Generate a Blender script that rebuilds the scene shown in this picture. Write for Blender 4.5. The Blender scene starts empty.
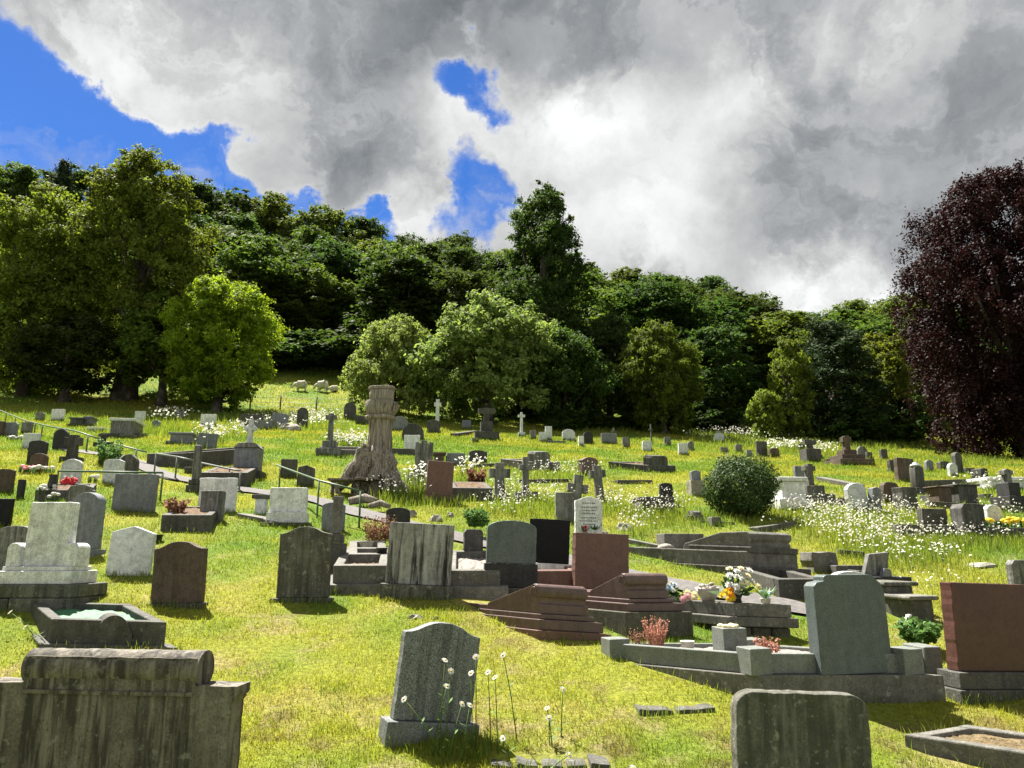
import bpy, bmesh, math, random
import numpy as np
from mathutils import Vector, Matrix
R = math.radians
random.seed(7)
rng = np.random.default_rng(11)
scene = bpy.context.scene
C = scene.collection

# ------------------------------------------------------------------ camera
CAM_Z = 1.75
FOC = 745.0
HOR = 550.0
PITCH = math.atan((HOR - 384.0) / FOC)
cam_d = bpy.data.cameras.new("camera")
cam = bpy.data.objects.new("camera", cam_d)
C.objects.link(cam)
cam.location = (0, 0, CAM_Z)
cam.rotation_euler = (math.pi / 2 + PITCH, 0, 0)
cam_d.sensor_width = 36.0
cam_d.lens = FOC / 1024.0 * 36.0
cam_d.clip_start = 0.05
cam_d.clip_end = 5000
scene.camera = cam
FWD = np.array([0, math.cos(PITCH), math.sin(PITCH)])
UP = np.array([0, -math.sin(PITCH), math.cos(PITCH)])
RGT = np.array([1.0, 0, 0])

# ------------------------------------------------------------------ terrain
_pk = np.array([(-60, -1.9), (0, -1.75), (2, -1.70), (4, -1.55), (5.3, -1.33), (6.5, -1.06), (8.6, -.58), (11, -.05), (15, .95), (20, 2.05),
                (30, 4.0), (46, 7.1), (55, 9.5), (65, 13.0), (75, 17.0), (100, 27), (130, 38), (250, 70), (400, 78), (900, 60)], float)
_tk = np.array([(-60, -.03), (8, -.03), (46, -.05), (65, -.08), (100, -.14), (130, -.19), (250, -.19), (900, -.1)], float)
_ys = np.arange(-60, 900, .25)
def _smooth(k, n):
    v = np.interp(_ys, k[:, 0], k[:, 1])
    w = np.hanning(n); w /= w.sum()
    return np.convolve(np.pad(v, n // 2, mode='edge'), w, mode='valid')[:len(_ys)]
_P = np.where(_ys < 14, _smooth(_pk, 9), _smooth(_pk, 25))
_T = _smooth(_tk, 41)
def ground(x, y):
    x = np.asarray(x, float); y = np.asarray(y, float)
    xc = 110 * np.tanh(x / 110)
    z = np.interp(y, _ys, _P) + np.interp(y, _ys, _T) * xc + CAM_Z
    z = z + .018 * np.sin(x * 1.9 + y * .7) * np.sin(y * 1.3 - x * .4) + .025 * np.sin(x * .63 + 1.3) * np.sin(y * .51 + x * .2)
    z = z + .008 * np.sin(x * 5.1 + 2 * np.sin(y * 3.7)) * np.sin(y * 4.3 + x)
    return z
def gz(x, y): return float(ground(x, y))
def ray(px, py):
    d = FWD + RGT * ((px - 512) / FOC) + UP * ((384 - py) / FOC)
    return d
_tt = np.concatenate([np.arange(1.2, 20, .02), np.arange(20, 220, .08)])
def at(px, py):
    d = ray(px, py)
    p = np.array([0, 0, CAM_Z])[None] + _tt[:, None] * d[None]
    below = p[:, 2] < ground(p[:, 0], p[:, 1])
    i = int(np.argmax(below)) if below.any() else len(_tt) - 1
    t = _tt[i]
    q = np.array([0, 0, CAM_Z]) + t * d
    return Vector((q[0], q[1], gz(q[0], q[1]))), t / FOC       # ground point, metres per pixel there
def at_depth(px, py, Y):
    d = ray(px, py)
    t = Y / d[1]
    q = np.array([0, 0, CAM_Z]) + t * d
    return Vector(q)

# ------------------------------------------------------------------ naming
def tag(o, label, cat, group=None, kind=None):
    if label: o['label'] = label
    if cat: o['category'] = cat
    if group: o['group'] = group
    if kind: o['kind'] = kind
    return o
def thing(name, label, cat, loc, rz=0, group=None, rx=0, ry=0):
    o = bpy.data.objects.new(name, None)
    C.objects.link(o)
    o.empty_display_size = .1
    o.location = loc; o.rotation_euler = (rx, ry, rz)
    return tag(o, label, cat, group)
def link_mesh(name, me, m, parent=None):
    o = bpy.data.objects.new(name, me)
    C.objects.link(o)
    if m is not None: me.materials.append(m)
    if parent is not None: o.parent = parent
    return o
def copy_tree(o, parent=None):
    c = o.copy(); C.objects.link(c)
    if parent is not None: c.parent = parent
    for ch in list(o.children): copy_tree(ch, c)
    return c

# ------------------------------------------------------------------ mesh helpers
class MB:
    def __init__(self): self.v = []; self.f = []; self.sm = []
    def add(self, vs, fs, smooth=False):
        n = len(self.v)
        self.v += [tuple(p) for p in vs]
        self.f += [tuple(i + n for i in f) for f in fs]
        self.sm += [smooth] * len(fs)
    def box(self, x0, x1, y0, y1, z0, z1, M=None):
        vs = [(x0, y0, z0), (x1, y0, z0), (x1, y1, z0), (x0, y1, z0), (x0, y0, z1), (x1, y0, z1), (x1, y1, z1), (x0, y1, z1)]
        if M is not None: vs = [M @ Vector(p) for p in vs]
        self.add(vs, [(0, 3, 2, 1), (4, 5, 6, 7), (0, 1, 5, 4), (1, 2, 6, 5), (2, 3, 7, 6), (3, 0, 4, 7)])
        return self
    def hexa(self, lo, hi):
        self.add(list(lo) + list(hi), [(0, 3, 2, 1), (4, 5, 6, 7), (0, 1, 5, 4), (1, 2, 6, 5), (2, 3, 7, 6), (3, 0, 4, 7)])
        return self
    def prism(self, out, y0, y1):                                # outline in x,z (counter-clockwise seen from -y), extruded along y
        n = len(out)
        vs = [(x, y0, z) for x, z in out] + [(x, y1, z) for x, z in out]
        fs = [tuple(range(n)), tuple(range(2 * n - 1, n - 1, -1))]
        fs += [(i, i + n, (i + 1) % n + n, (i + 1) % n) for i in range(n)]
        self.add(vs, fs)
        return self
    def prism_x(self, out, x0, x1):                              # outline in y,z, extruded along x
        n = len(out)
        vs = [(x0, y, z) for y, z in out] + [(x1, y, z) for y, z in out]
        fs = [tuple(range(n - 1, -1, -1)), tuple(range(n, 2 * n))]
        fs += [(i, (i + 1) % n, (i + 1) % n + n, i + n) for i in range(n)]
        self.add(vs, fs)
        return self
    def tube(self, pts, rad, n=8, caps=True, smooth=True):
        pts = [Vector(p) for p in pts]
        if not hasattr(rad, '__len__'): rad = [rad] * len(pts)
        vs = []; prev = None
        for i, p in enumerate(pts):
            t = (pts[min(i + 1, len(pts) - 1)] - pts[max(i - 1, 0)])
            if t.length < 1e-9: t = Vector((0, 0, 1))
            t.normalize()
            a = t.orthogonal().normalized() if prev is None else (prev - t * prev.dot(t))
            if a.length < 1e-6: a = t.orthogonal()
            a.normalize(); prev = a
            b = t.cross(a)
            for k in range(n):
                w = 2 * math.pi * k / n
                vs.append(p + (a * math.cos(w) + b * math.sin(w)) * rad[i])
        fs = []
        for i in range(len(pts) - 1):
            for k in range(n):
                fs.append((i * n + k, i * n + (k + 1) % n, (i + 1) * n + (k + 1) % n, (i + 1) * n + k))
        self.add(vs, fs, smooth)
        if caps:
            m = len(self.v) - len(vs)
            self.f.append(tuple(m + k for k in range(n - 1, -1, -1))); self.sm.append(False)
            e = m + (len(pts) - 1) * n
            self.f.append(tuple(e + k for k in range(n))); self.sm.append(False)
        return self
    def lathe(self, prof, n=20, c=(0, 0, 0), smooth=True, wob=None):
        vs = []
        for i, (r, z) in enumerate(prof):
            for k in range(n):
                w = 2 * math.pi * k / n
                rr = r * (wob(w, z) if wob else 1)
                vs.append((c[0] + rr * math.cos(w), c[1] + rr * math.sin(w), c[2] + z))
        fs = []
        for i in range(len(prof) - 1):
            for k in range(n):
                fs.append((i * n + k, i * n + (k + 1) % n, (i + 1) * n + (k + 1) % n, (i + 1) * n + k))
        self.add(vs, fs, smooth)
        m = len(self.v) - len(vs)
        self.f.append(tuple(m + k for k in range(n - 1, -1, -1))); self.sm.append(False)
        e = m + (len(prof) - 1) * n
        self.f.append(tuple(e + k for k in range(n))); self.sm.append(False)
        return self
    def ball(self, c, r, sx=1, sy=1, sz=1, n=10, m=7, jit=0.0):
        vs = [(c[0], c[1], c[2] - r * sz)]
        for i in range(1, m):
            ph = math.pi * i / m - math.pi / 2
            for k in range(n):
                w = 2 * math.pi * k / n
                q = r * (1 + random.uniform(-jit, jit))
                vs.append((c[0] + q * sx * math.cos(ph) * math.cos(w), c[1] + q * sy * math.cos(ph) * math.sin(w), c[2] + q * sz * math.sin(ph)))
        vs.append((c[0], c[1], c[2] + r * sz))
        fs = [(0, 1 + (k + 1) % n, 1 + k) for k in range(n)]
        for i in range(m - 2):
            a = 1 + i * n
            fs += [(a + k, a + (k + 1) % n, a + n + (k + 1) % n, a + n + k) for k in range(n)]
        t = len(vs) - 1; a = 1 + (m - 2) * n
        fs += [(a + k, a + (k + 1) % n, t) for k in range(n)]
        self.add(vs, fs, True)
        return self
    def build(self, name, m, parent=None, bevel=0.0, seg=2, loc=None, rot=None):
        me = bpy.data.meshes.new(name)
        me.from_pydata(self.v, [], self.f)
        me.polygons.foreach_set('use_smooth', self.sm)
        bm = bmesh.new(); bm.from_mesh(me)
        bmesh.ops.recalc_face_normals(bm, faces=bm.faces)
        bm.to_mesh(me); bm.free()
        me.update()
        o = link_mesh(name, me, m, parent)
        if bevel > 0:
            b = o.modifiers.new('edge', 'BEVEL'); b.width = bevel; b.segments = seg; b.limit_method = 'ANGLE'; b.angle_limit = R(30)
        if loc is not None: o.location = loc
        if rot is not None: o.rotation_euler = rot
        return o

def mesh_np(name, V, F, m, parent=None, tint=None, smooth=False):
    """V (n,3); F (k,3) or (k,4); tint: one grey value per vertex, stored as a colour attribute."""
    me = bpy.data.meshes.new(name)
    k, w = F.shape
    me.vertices.add(len(V)); me.vertices.foreach_set('co', np.ascontiguousarray(V, np.float32).ravel())
    me.loops.add(k * w); me.loops.foreach_set('vertex_index', np.ascontiguousarray(F, np.int32).ravel())
    me.polygons.add(k)
    me.polygons.foreach_set('loop_start', np.arange(0, k * w, w, dtype=np.int32))
    if smooth: me.polygons.foreach_set('use_smooth', np.ones(k, bool))
    me.update(calc_edges=True)
    if tint is not None:
        a = me.color_attributes.new('tint', 'FLOAT_COLOR', 'POINT')
        t = np.ones((len(V), 4), np.float32)
        if tint.ndim == 1: t[:, :3] = tint[:, None]
        else: t[:, :3] = tint
        a.data.foreach_set('color', t.ravel())
    return link_mesh(name, me, m, parent)

# ------------------------------------------------------------------ materials
class NT:
    def __init__(self, name):
        self.m = bpy.data.materials.new(name); self.m.use_nodes = True
        self.t = self.m.node_tree; self.t.nodes.clear()
    def n(self, typ, **kw):
        nd = self.t.nodes.new(typ)
        for k, v in kw.items():
            if k.startswith('i_'):
                key = k[2:]
                key = int(key) if key.isdigit() else key.replace('_', ' ')
                nd.inputs[key].default_value = v
            else: setattr(nd, k, v)
        return nd
    def l(self, a, b): self.t.links.new(a, b)
    def ramp(self, src, stops):
        r = self.n('ShaderNodeValToRGB')
        e = r.color_ramp.elements
        while len(e) < len(stops): e.new(.5)
        for el, (p, c) in zip(e, stops):
            el.position = p
            el.color = (c, c, c, 1) if not hasattr(c, '__len__') else (*c, 1)
        self.l(src, r.inputs[0])
        return r.outputs[0]
    def mix(self, fac, a, b, mode='MIX'):
        x = self.n('ShaderNodeMix', data_type='RGBA', blend_type=mode)
        for sock, val in ((x.inputs[0], fac), (x.inputs[6], a), (x.inputs[7], b)):
            if hasattr(val, 'is_linked') or isinstance(val, bpy.types.NodeSocket): self.l(val, sock)
            elif hasattr(val, '__len__'): sock.default_value = (*val, 1)
            else: sock.default_value = val
        return x.outputs[2]
    def noise(self, vec, scale, detail=4, rough=.55, dist=0):
        nd = self.n('ShaderNodeTexNoise'); nd.inputs['Scale'].default_value = scale
        nd.inputs['Detail'].default_value = detail; nd.inputs['Roughness'].default_value = rough; nd.inputs['Distortion'].default_value = dist
        self.l(vec, nd.inputs['Vector'])
        return nd.outputs['Fac']
    def scalev(self, vec, s):
        mp = self.n('ShaderNodeMapping'); mp.inputs['Scale'].default_value = s
        self.l(vec, mp.inputs['Vector'])
        return mp.outputs[0]
    def done(self, color, rough=.8, spec=.3, bump=None, bump_s=.3, bump_d=.01, **kw):
        p = self.n('ShaderNodeBsdfPrincipled')
        p.inputs['Roughness'].default_value = rough; p.inputs['Specular IOR Level'].default_value = spec
        if hasattr(color, '__len__') and not isinstance(color, bpy.types.NodeSocket): p.inputs['Base Color'].default_value = (*color, 1)
        else: self.l(color, p.inputs['Base Color'])
        for k, v in kw.items(): p.inputs[k].default_value = v
        if bump is not None:
            b = self.n('ShaderNodeBump'); b.inputs['Strength'].default_value = bump_s; b.inputs['Distance'].default_value = bump_d
            self.l(bump, b.inputs['Height']); self.l(b.outputs[0], p.inputs['Normal'])
        o = self.n('ShaderNodeOutputMaterial'); self.l(p.outputs[0], o.inputs[0])
        self.p = p
        return self.m

def objvec(t):
    tc = t.n('ShaderNodeTexCoord'); oi = t.n('ShaderNodeObjectInfo')
    sc = t.n('ShaderNodeVectorMath', operation='SCALE'); sc.inputs['Scale'].default_value = 57.0
    cb = t.n('ShaderNodeCombineXYZ'); t.l(oi.outputs['Random'], cb.inputs[0]); t.l(oi.outputs['Random'], cb.inputs[1]); t.l(oi.outputs['Random'], cb.inputs[2])
    t.l(cb.outputs[0], sc.inputs[0])
    ad = t.n('ShaderNodeVectorMath', operation='ADD'); t.l(tc.outputs['Object'], ad.inputs[0]); t.l(sc.outputs[0], ad.inputs[1])
    return ad.outputs[0]

def stone(name, col, streak=.5, dark=None, lichen=.3, lcol=(.42, .42, .36), speck=0.0, rough=.85, moss=.15, var=.35, bump=.5, spec=.3):
    t = NT(name)
    v = objvec(t)
    d = dark or tuple(c * .3 for c in col)
    c = t.mix(t.ramp(t.noise(v, 2.6, 7, .65), [(.3, 0), (.7, 1)]), tuple(x * (1 - var) for x in col), tuple(min(1, x * (1 + var)) for x in col))
    c = t.mix(.75, c, t.ramp(t.noise(v, 13, 9, .72), [(.3, .42), (.5, 1.0), (.72, 1.45)]), 'MULTIPLY')
    c = t.mix(.6, c, t.ramp(t.noise(v, 75, 6, .75), [(.36, .35), (.5, 1.0), (.68, 1.4)]), 'MULTIPLY')
    if speck:
        g = t.noise(v, 170, 2, .7)
        c = t.mix(t.ramp(g, [(.4, 0), (.62, 1)]), c, t.mix(speck, c, tuple(min(1, x * 2.6 + .06) for x in col)))
        c = t.mix(t.ramp(t.noise(v, 120, 2, .7), [(.56, 0), (.66, speck)]), c, tuple(x * .2 for x in col))
    if streak:
        sv = t.scalev(v, (7, 7, .55))
        c = t.mix(t.ramp(t.noise(sv, 2.2, 5, .6, .4), [(.45, 0), (.6, streak)]), c, d)
        sv2 = t.scalev(v, (15, 15, 1.3))
        c = t.mix(t.ramp(t.noise(sv2, 1.6, 4, .6, .3), [(.54, 0), (.66, streak * .7)]), c, tuple(min(1, x * 1.5 + .02) for x in col))
    if moss:
        c = t.mix(t.ramp(t.noise(v, 5.5, 6, .7), [(.55, 0), (.75, moss)]), c, (.085, .095, .03))
    if lichen:
        c = t.mix(t.ramp(t.noise(v, 16, 5, .65), [(.6, 0), (.68, lichen)]), c, lcol)
        c = t.mix(t.ramp(t.noise(v, 38, 4, .6), [(.62, 0), (.7, lichen)]), c, tuple(x * .9 for x in lcol))
        c = t.mix(t.ramp(t.noise(v, 27, 4, .6), [(.63, 0), (.7, min(1, lichen * 1.5))]), c, d)
    b = t.noise(v, 45, 6, .7)
    return t.done(c, rough, spec, b, bump, .012)

M = {}
M['grey'] = stone('weathered_grey_stone', (.165, .165, .158), .8, (.05, .05, .045), .35)
M['dark'] = stone('dark_stained_stone', (.075, .073, .068), .7, (.03, .03, .026), .35, (.25, .25, .22))
M['moss'] = stone('mossy_stone', (.10, .099, .083), .8, (.045, .045, .035), .5, (.33, .33, .27), moss=.5)
M['brown'] = stone('brown_sandstone', (.088, .064, .049), .5, (.05, .04, .032), .25, (.22, .19, .15))
M['granite'] = stone('speckled_grey_granite', (.085, .094, .094), .5, (.02, .02, .02), .25, (.3, .3, .28), speck=.95, rough=.6, moss=.05)
M['green'] = stone('green_grey_granite', (.062, .078, .078), .2, (.045, .055, .05), .06, speck=.45, rough=.4, moss=.0, var=.2, bump=.12)
M['slate'] = stone('blue_grey_slate', (.16, .172, .195), .4, (.10, .10, .11), .15, moss=.05, var=.2, bump=.25)
M['pale'] = stone('pale_blue_grey_stone', (.50, .53, .54), .1, (.2, .2, .2), .15, moss=.05, var=.15, bump=.3)
M['white'] = stone('weathered_white_marble', (.64, .65, .64), .22, (.2, .2, .18), .2, (.3, .3, .27), moss=.08, var=.18, bump=.3)
M['black'] = stone('polished_black_granite', (.011, .011, .012), 0, None, .0, moss=0, rough=.4, var=.3, bump=.02, spec=.12)
M['coal'] = stone('dull_black_stone', (.035, .036, .036), .3, (.015, .015, .015), .15, (.16, .16, .15), moss=.05, bump=.3)
M['red'] = stone('polished_red_granite', (.062, .027, .021), .12, (.09, .04, .03), .0, speck=.3, rough=.3, moss=0, var=.2, bump=.06, spec=.25)
M['redst'] = stone('red_brown_granite', (.105, .054, .042), .3, (.1, .055, .045), .08, (.3, .24, .2), speck=.35, rough=.5, moss=.04, var=.2, bump=.2)
M['plum'] = stone('plum_brown_granite', (.09, .056, .05), .35, (.06, .04, .035), .08, (.26, .22, .2), speck=.25, rough=.38, moss=.03, var=.25, bump=.12, spec=.4)
M['kerb'] = stone('grey_kerb_stone', (.13, .126, .112), .3, (.07, .068, .058), .5, (.36, .355, .31), moss=.3)
M['dkerb'] = stone('dark_kerb_stone', (.075, .073, .066), .35, (.035, .033, .028), .45, (.26, .26, .23), moss=.3)
M['rock'] = stone('broken_rock', (.24, .225, .19), 0, None, .5, moss=.25)

def plain(name, col, rough=.7, var=.25, scale=20, spec=.3, bump=0, trans=0.0):
    t = NT(name); v = objvec(t)
    c = t.mix(t.ramp(t.noise(v, scale, 4), [(.3, 0), (.7, 1)]), tuple(x * (1 - var) for x in col), tuple(min(1, x * (1 + var)) for x in col))
    m = t.done(c, rough, spec, t.noise(v, scale * 3, 4) if bump else None, bump, .01)
    if trans: add_translucent(t, c, trans)
    return m
def add_translucent(t, c, fac, boost=1.0):
    out = [n for n in t.t.nodes if n.type == 'OUTPUT_MATERIAL'][0]
    tr = t.n('ShaderNodeBsdfTranslucent')
    if boost != 1.0:
        c = t.mix(1.0, c, (boost, boost, boost * .6), 'MULTIPLY')
    t.l(c, tr.inputs[0])
    mx = t.n('ShaderNodeMixShader'); mx.inputs[0].default_value = fac
    t.l(t.p.outputs[0], mx.inputs[1]); t.l(tr.outputs[0], mx.inputs[2]); t.l(mx.outputs[0], out.inputs[0])
def leafmat(name, col, trans=.4, rough=.65, spec=.08, hue=.0, tcol=None):
    """col is multiplied by the mesh's own per-leaf tint and a little per-plant variation"""
    t = NT(name)
    a = t.n('ShaderNodeAttribute'); a.attribute_name = 'tint'
    oi = t.n('ShaderNodeObjectInfo')
    c = t.mix(1.0, col, a.outputs['Color'], 'MULTIPLY')
    if hue:
        h = t.n('ShaderNodeHueSaturation')
        mr = t.n('ShaderNodeMapRange'); mr.inputs['To Min'].default_value = .5 - hue; mr.inputs['To Max'].default_value = .5 + hue
        t.l(oi.outputs['Random'], mr.inputs[0]); t.l(mr.outputs[0], h.inputs['Hue'])
        mv = t.n('ShaderNodeMapRange'); mv.inputs['To Min'].default_value = .8; mv.inputs['To Max'].default_value = 1.2
        mod = t.n('ShaderNodeMath', operation='FRACT'); ml = t.n('ShaderNodeMath', operation='MULTIPLY'); ml.inputs[1].default_value = 7.31
        t.l(oi.outputs['Random'], ml.inputs[0]); t.l(ml.outputs[0], mod.inputs[0]); t.l(mod.outputs[0], mv.inputs[0]); t.l(mv.outputs[0], h.inputs['Value'])
        t.l(c, h.inputs['Color']); c = h.outputs[0]
    m = t.done(c, rough, spec)
    tc = c
    if tcol is not None: tc = t.mix(1.0, c, tcol, 'MULTIPLY')
    add_translucent(t, tc, trans)
    return m

M['rail'] = plain('green_painted_metal', (.055, .10, .05), .45, .2, 30)
M['rail_grey'] = plain('worn_grey_metal', (.11, .13, .11), .45, .2, 30)
M['wood'] = None
def woodmat(name, col):
    t = NT(name); v = objvec(t)
    sv = t.scalev(v, (14, 14, 1.0))
    g = t.noise(sv, 2.0, 6, .65, .6)
    c = t.mix(t.ramp(g, [(.3, 0), (.7, 1)]), tuple(x * .5 for x in col), tuple(min(1, x * 1.35) for x in col))
    c = t.mix(t.ramp(t.noise(t.scalev(v, (30, 30, 1.6)), 1.5, 4), [(.53, 0), (.62, .9)]), c, tuple(x * .16 for x in col))
    c = t.mix(t.ramp(t.noise(v, 1.7, 5), [(.5, 0), (.7, .45)]), c, (.30, .28, .25))
    return t.done(c, .85, .2, t.noise(sv, 4, 6, .7), 1.0, .06)
M['wood'] = woodmat('silvered_weathered_wood', (.37, .325, .265))
M['bark'] = woodmat('tree_bark', (.075, .062, .048))
M['plank'] = woodmat('grey_plank', (.2, .17, .13))
M['soil'] = plain('dry_soil', (.13, .09, .06), .95, .5, 25, .1, .8)
M['gravel'] = plain('pale_grave_gravel', (.24, .22, .20), .9, .5, 60, .2, .8)
M['glasschips'] = plain('green_glass_chippings', (.035, .15, .065), .6, .5, 70, .5, .6)
M['tarmac'] = plain('worn_tarmac', (.115, .108, .106), .9, .25, 14, .2, .4)
M['wool'] = plain('sheep_wool', (.55, .52, .44), .95, .2, 6, .1, .6)
M['petal_white'] = plain('white_petals', (.68, .68, .64), .6, .06, 20, .2, 0, .3)
M['petal_orange'] = plain('orange_petals', (.85, .36, .02), .6, .2, 20, .2, 0, .3)
M['petal_yellow'] = plain('yellow_petals', (.82, .62, .05), .6, .2, 20, .2, 0, .3)
M['petal_cream'] = plain('cream_petals', (.80, .74, .48), .6, .1, 20, .2, 0, .3)
M['petal_pink'] = plain('pink_petals', (.75, .45, .48), .6, .15, 20, .2, 0, .3)
M['petal_blue'] = plain('pale_blue_petals', (.5, .62, .75), .6, .15, 20, .2, 0, .3)
M['petal_red'] = plain('red_petals', (.62, .03, .04), .6, .25, 20, .3, 0, .2)
M['disc'] = plain('yellow_flower_centre', (.62, .40, .03), .8, .2, 30)
M['stem'] = plain('green_flower_stem', (.10, .17, .04), .7, .3, 30, .3, 0, .3)
M['leaf'] = plain('green_leaves', (.06, .13, .03), .55, .4, 25, .4, 0, .35)
M['rusty'] = leafmat('rust_red_foliage', (.20, .105, .065), .35)
M['copper'] = leafmat('coral_red_foliage', (.40, .19, .135), .35)
M['shrubleaf'] = leafmat('dark_shrub_leaves', (.05, .085, .026), .35, .55, .12)
M['plantleaf'] = leafmat('bright_plant_leaves', (.10, .19, .05), .4)
M['pot_dark'] = plain('dark_plastic_pot', (.03, .03, .03), .5)
M['pot_pale'] = plain('pale_stone_pot', (.45, .44, .40), .8, .2, 20, .2, .3)
M['terracotta'] = plain('terracotta', (.30, .12, .07), .8, .2)
M['wrap'] = plain('flower_wrap', (.45, .40, .36), .5, .3, 15)
M['steel'] = plain('galvanised_wire', (.3, .3, .3), .5, .2, 30, .5)
# ------------------------------------------------------------------ sky and sun
EXPO = 2.0
SUN_AZ, SUN_EL = R(-38), R(59)
sunv = Vector((math.sin(SUN_AZ) * math.cos(SUN_EL), math.cos(SUN_AZ) * math.cos(SUN_EL), math.sin(SUN_EL)))
sd = bpy.data.lights.new('sun', 'SUN'); sd.energy = 4.8; sd.angle = R(.55); sd.color = (1.0, .945, .85)
so = bpy.data.objects.new('sun', sd); C.objects.link(so)
so.rotation_euler = (-sunv).to_track_quat('-Z', 'Y').to_euler(); so.location = (0, 0, 60)

def build_world():
    w = bpy.data.worlds.new("World"); scene.world = w; w.use_nodes = True
    t = NT.__new__(NT); t.m = w; t.t = w.node_tree; t.t.nodes.clear()
    tc = t.n('ShaderNodeTexCoord')
    v = tc.outputs['Generated']
    sky = t.n('ShaderNodeTexSky', sky_type='NISHITA'); sky.sun_disc = False
    sky.sun_elevation = SUN_EL; sky.sun_rotation = SUN_AZ; sky.ozone_density = 3.0; sky.air_density = 1.0; sky.dust_density = .1
    hs = t.n('ShaderNodeHueSaturation'); hs.inputs['Saturation'].default_value = 1.36; hs.inputs['Hue'].default_value = .515; hs.inputs['Value'].default_value = .70
    t.l(sky.outputs[0], hs.inputs['Color'])
    # ragged cloud edges: wobble the direction with noise first
    nz = t.n('ShaderNodeTexNoise'); nz.inputs['Scale'].default_value = 5.5; nz.inputs['Detail'].default_value = 8; nz.inputs['Roughness'].default_value = .6
    t.l(v, nz.inputs['Vector'])
    s1 = t.n('ShaderNodeVectorMath', operation='SUBTRACT'); s1.inputs[1].default_value = (.5, .5, .5); t.l(nz.outputs['Color'], s1.inputs[0])
    s2 = t.n('ShaderNodeVectorMath', operation='SCALE'); s2.inputs['Scale'].default_value = .26; t.l(s1.outputs[0], s2.inputs[0])
    s3 = t.n('ShaderNodeVectorMath', operation='ADD'); t.l(v, s3.inputs[0]); t.l(s2.outputs[0], s3.inputs[1])
    wv = s3.outputs[0]
    def math_(op, a, b=None):
        m = t.n('ShaderNodeMath', operation=op)
        for i, q in enumerate((a, b)):
            if q is None: continue
            if isinstance(q, bpy.types.NodeSocket): t.l(q, m.inputs[i])
            else: m.inputs[i].default_value = q
        return m.outputs[0]
    def blob(az_px, el_px, rx, ry):                                 # a cloud bank or a gap, by its direction in the sky
        d = ray(az_px, el_px); k = 1 / np.linalg.norm(d); d = d * k
        a = t.n('ShaderNodeVectorMath', operation='SUBTRACT'); a.inputs[1].default_value = tuple(d); t.l(wv, a.inputs[0])
        b = t.n('ShaderNodeVectorMath', operation='MULTIPLY'); q = FOC / k
        b.inputs[1].default_value = (q / rx, q / (ry * 2.2), q / ry); t.l(a.outputs[0], b.inputs[0])
        c = t.n('ShaderNodeVectorMath', operation='DOT_PRODUCT'); t.l(b.outputs[0], c.inputs[0]); t.l(b.outputs[0], c.inputs[1])
        return math_('EXPONENT', math_('MULTIPLY', c.outputs['Value'], -1.0))
    def total(base, lst):
        acc = base
        for (x, y, rx, ry, amp) in lst:
            acc = math_('ADD', acc, math_('MULTIPLY', blob(x, y, rx, ry), amp))
        return acc
    f1 = t.noise(v, 4.0, 9, .62, .3)
    f2 = t.noise(v, 10.0, 8, .62, .2)
    cov = total(math_('ADD', math_('MULTIPLY', math_('SUBTRACT', f1, .5), .9), .58), [
        (-15, 70, 58, 62, -1.2), (25, 150, 75, 58, -1.1), (115, 165, 75, 44, -1.1), (205, 178, 70, 36, -1.1), (290, 203, 65, 22, -1.1), (360, 224, 50, 15, -1.0),
        (484, 86, 42, 22, -.9), (466, 203, 32, 40, -1.0), (470, 30, 25, 22, .4), (712, 24, 16, 12, -.5),
        (72, 120, 24, 16, .5), (80, 55, 60, 35, .5), (400, 205, 30, 25, .6), (180, 60, 60, 60, .5), (300, 120, 50, 50, .4)])
    cov = math_('ADD', cov, math_('MULTIPLY', math_('SUBTRACT', f2, .5), .3))
    dens = t.ramp(cov, [(.0, .02), (.14, .10), (.28, .5), (.40, 1)])
    # thin wisps drifting across the open blue
    wisp = t.ramp(t.noise(t.scalev(wv, (5, 5, 11)), 1.0, 7, .6, .6), [(.50, .0), (.62, .16), (.74, .5)])
    ws = t.n('ShaderNodeSeparateColor'); t.l(wisp, ws.inputs[0]); dn = t.n('ShaderNodeSeparateColor'); t.l(dens, dn.inputs[0])
    dens = math_('MAXIMUM', dn.outputs[0], ws.outputs[0])
    edge = t.ramp(cov, [(.2, 1), (.62, 0)])
    br = total(.37, [
        (75, 55, 70, 45, .36), (150, 110, 60, 40, .18), (400, 210, 45, 30, .42), (585, 115, 70, 48, .55), (640, 235, 75, 50, .5), (845, 292, 75, 26, .75),
        (700, 130, 45, 60, .22), (250, 50, 60, 50, .14), (860, 30, 100, 30, .18), (470, 140, 40, 40, .25), (740, 60, 60, 30, .22), (160, 30, 70, 40, .1),
        (570, 25, 150, 45, -.20), (365, 120, 85, 65, -.12), (420, 40, 90, 50, -.10), (890, 160, 140, 62, -.13), (755, 225, 60, 45, -.06), (960, 95, 90, 50, -.06), (930, 250, 80, 40, -.06)])
    br = math_('MULTIPLY', br, math_('ADD', .42, math_('MULTIPLY', f2, 1.16)))
    br = math_('MULTIPLY', br, math_('ADD', .55, math_('MULTIPLY', f1, .90)))
    f3 = t.ramp(t.noise(wv, 5.2, 10, .62, .5), [(.38, .66), (.485, .92), (.53, 1.16), (.66, 1.36)])
    f3b = t.n('ShaderNodeSeparateColor'); t.l(f3, f3b.inputs[0])
    br = math_('MULTIPLY', br, f3b.outputs[0])
    br = math_('ADD', br, math_('MULTIPLY', edge, .2))
    # brighter cloud added behind the camera, opposite the sun, as fill on the stones
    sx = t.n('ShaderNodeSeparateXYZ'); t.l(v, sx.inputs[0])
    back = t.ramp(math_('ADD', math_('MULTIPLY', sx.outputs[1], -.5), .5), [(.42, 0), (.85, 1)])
    bk = t.n('ShaderNodeSeparateColor'); t.l(back, bk.inputs[0])
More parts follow.
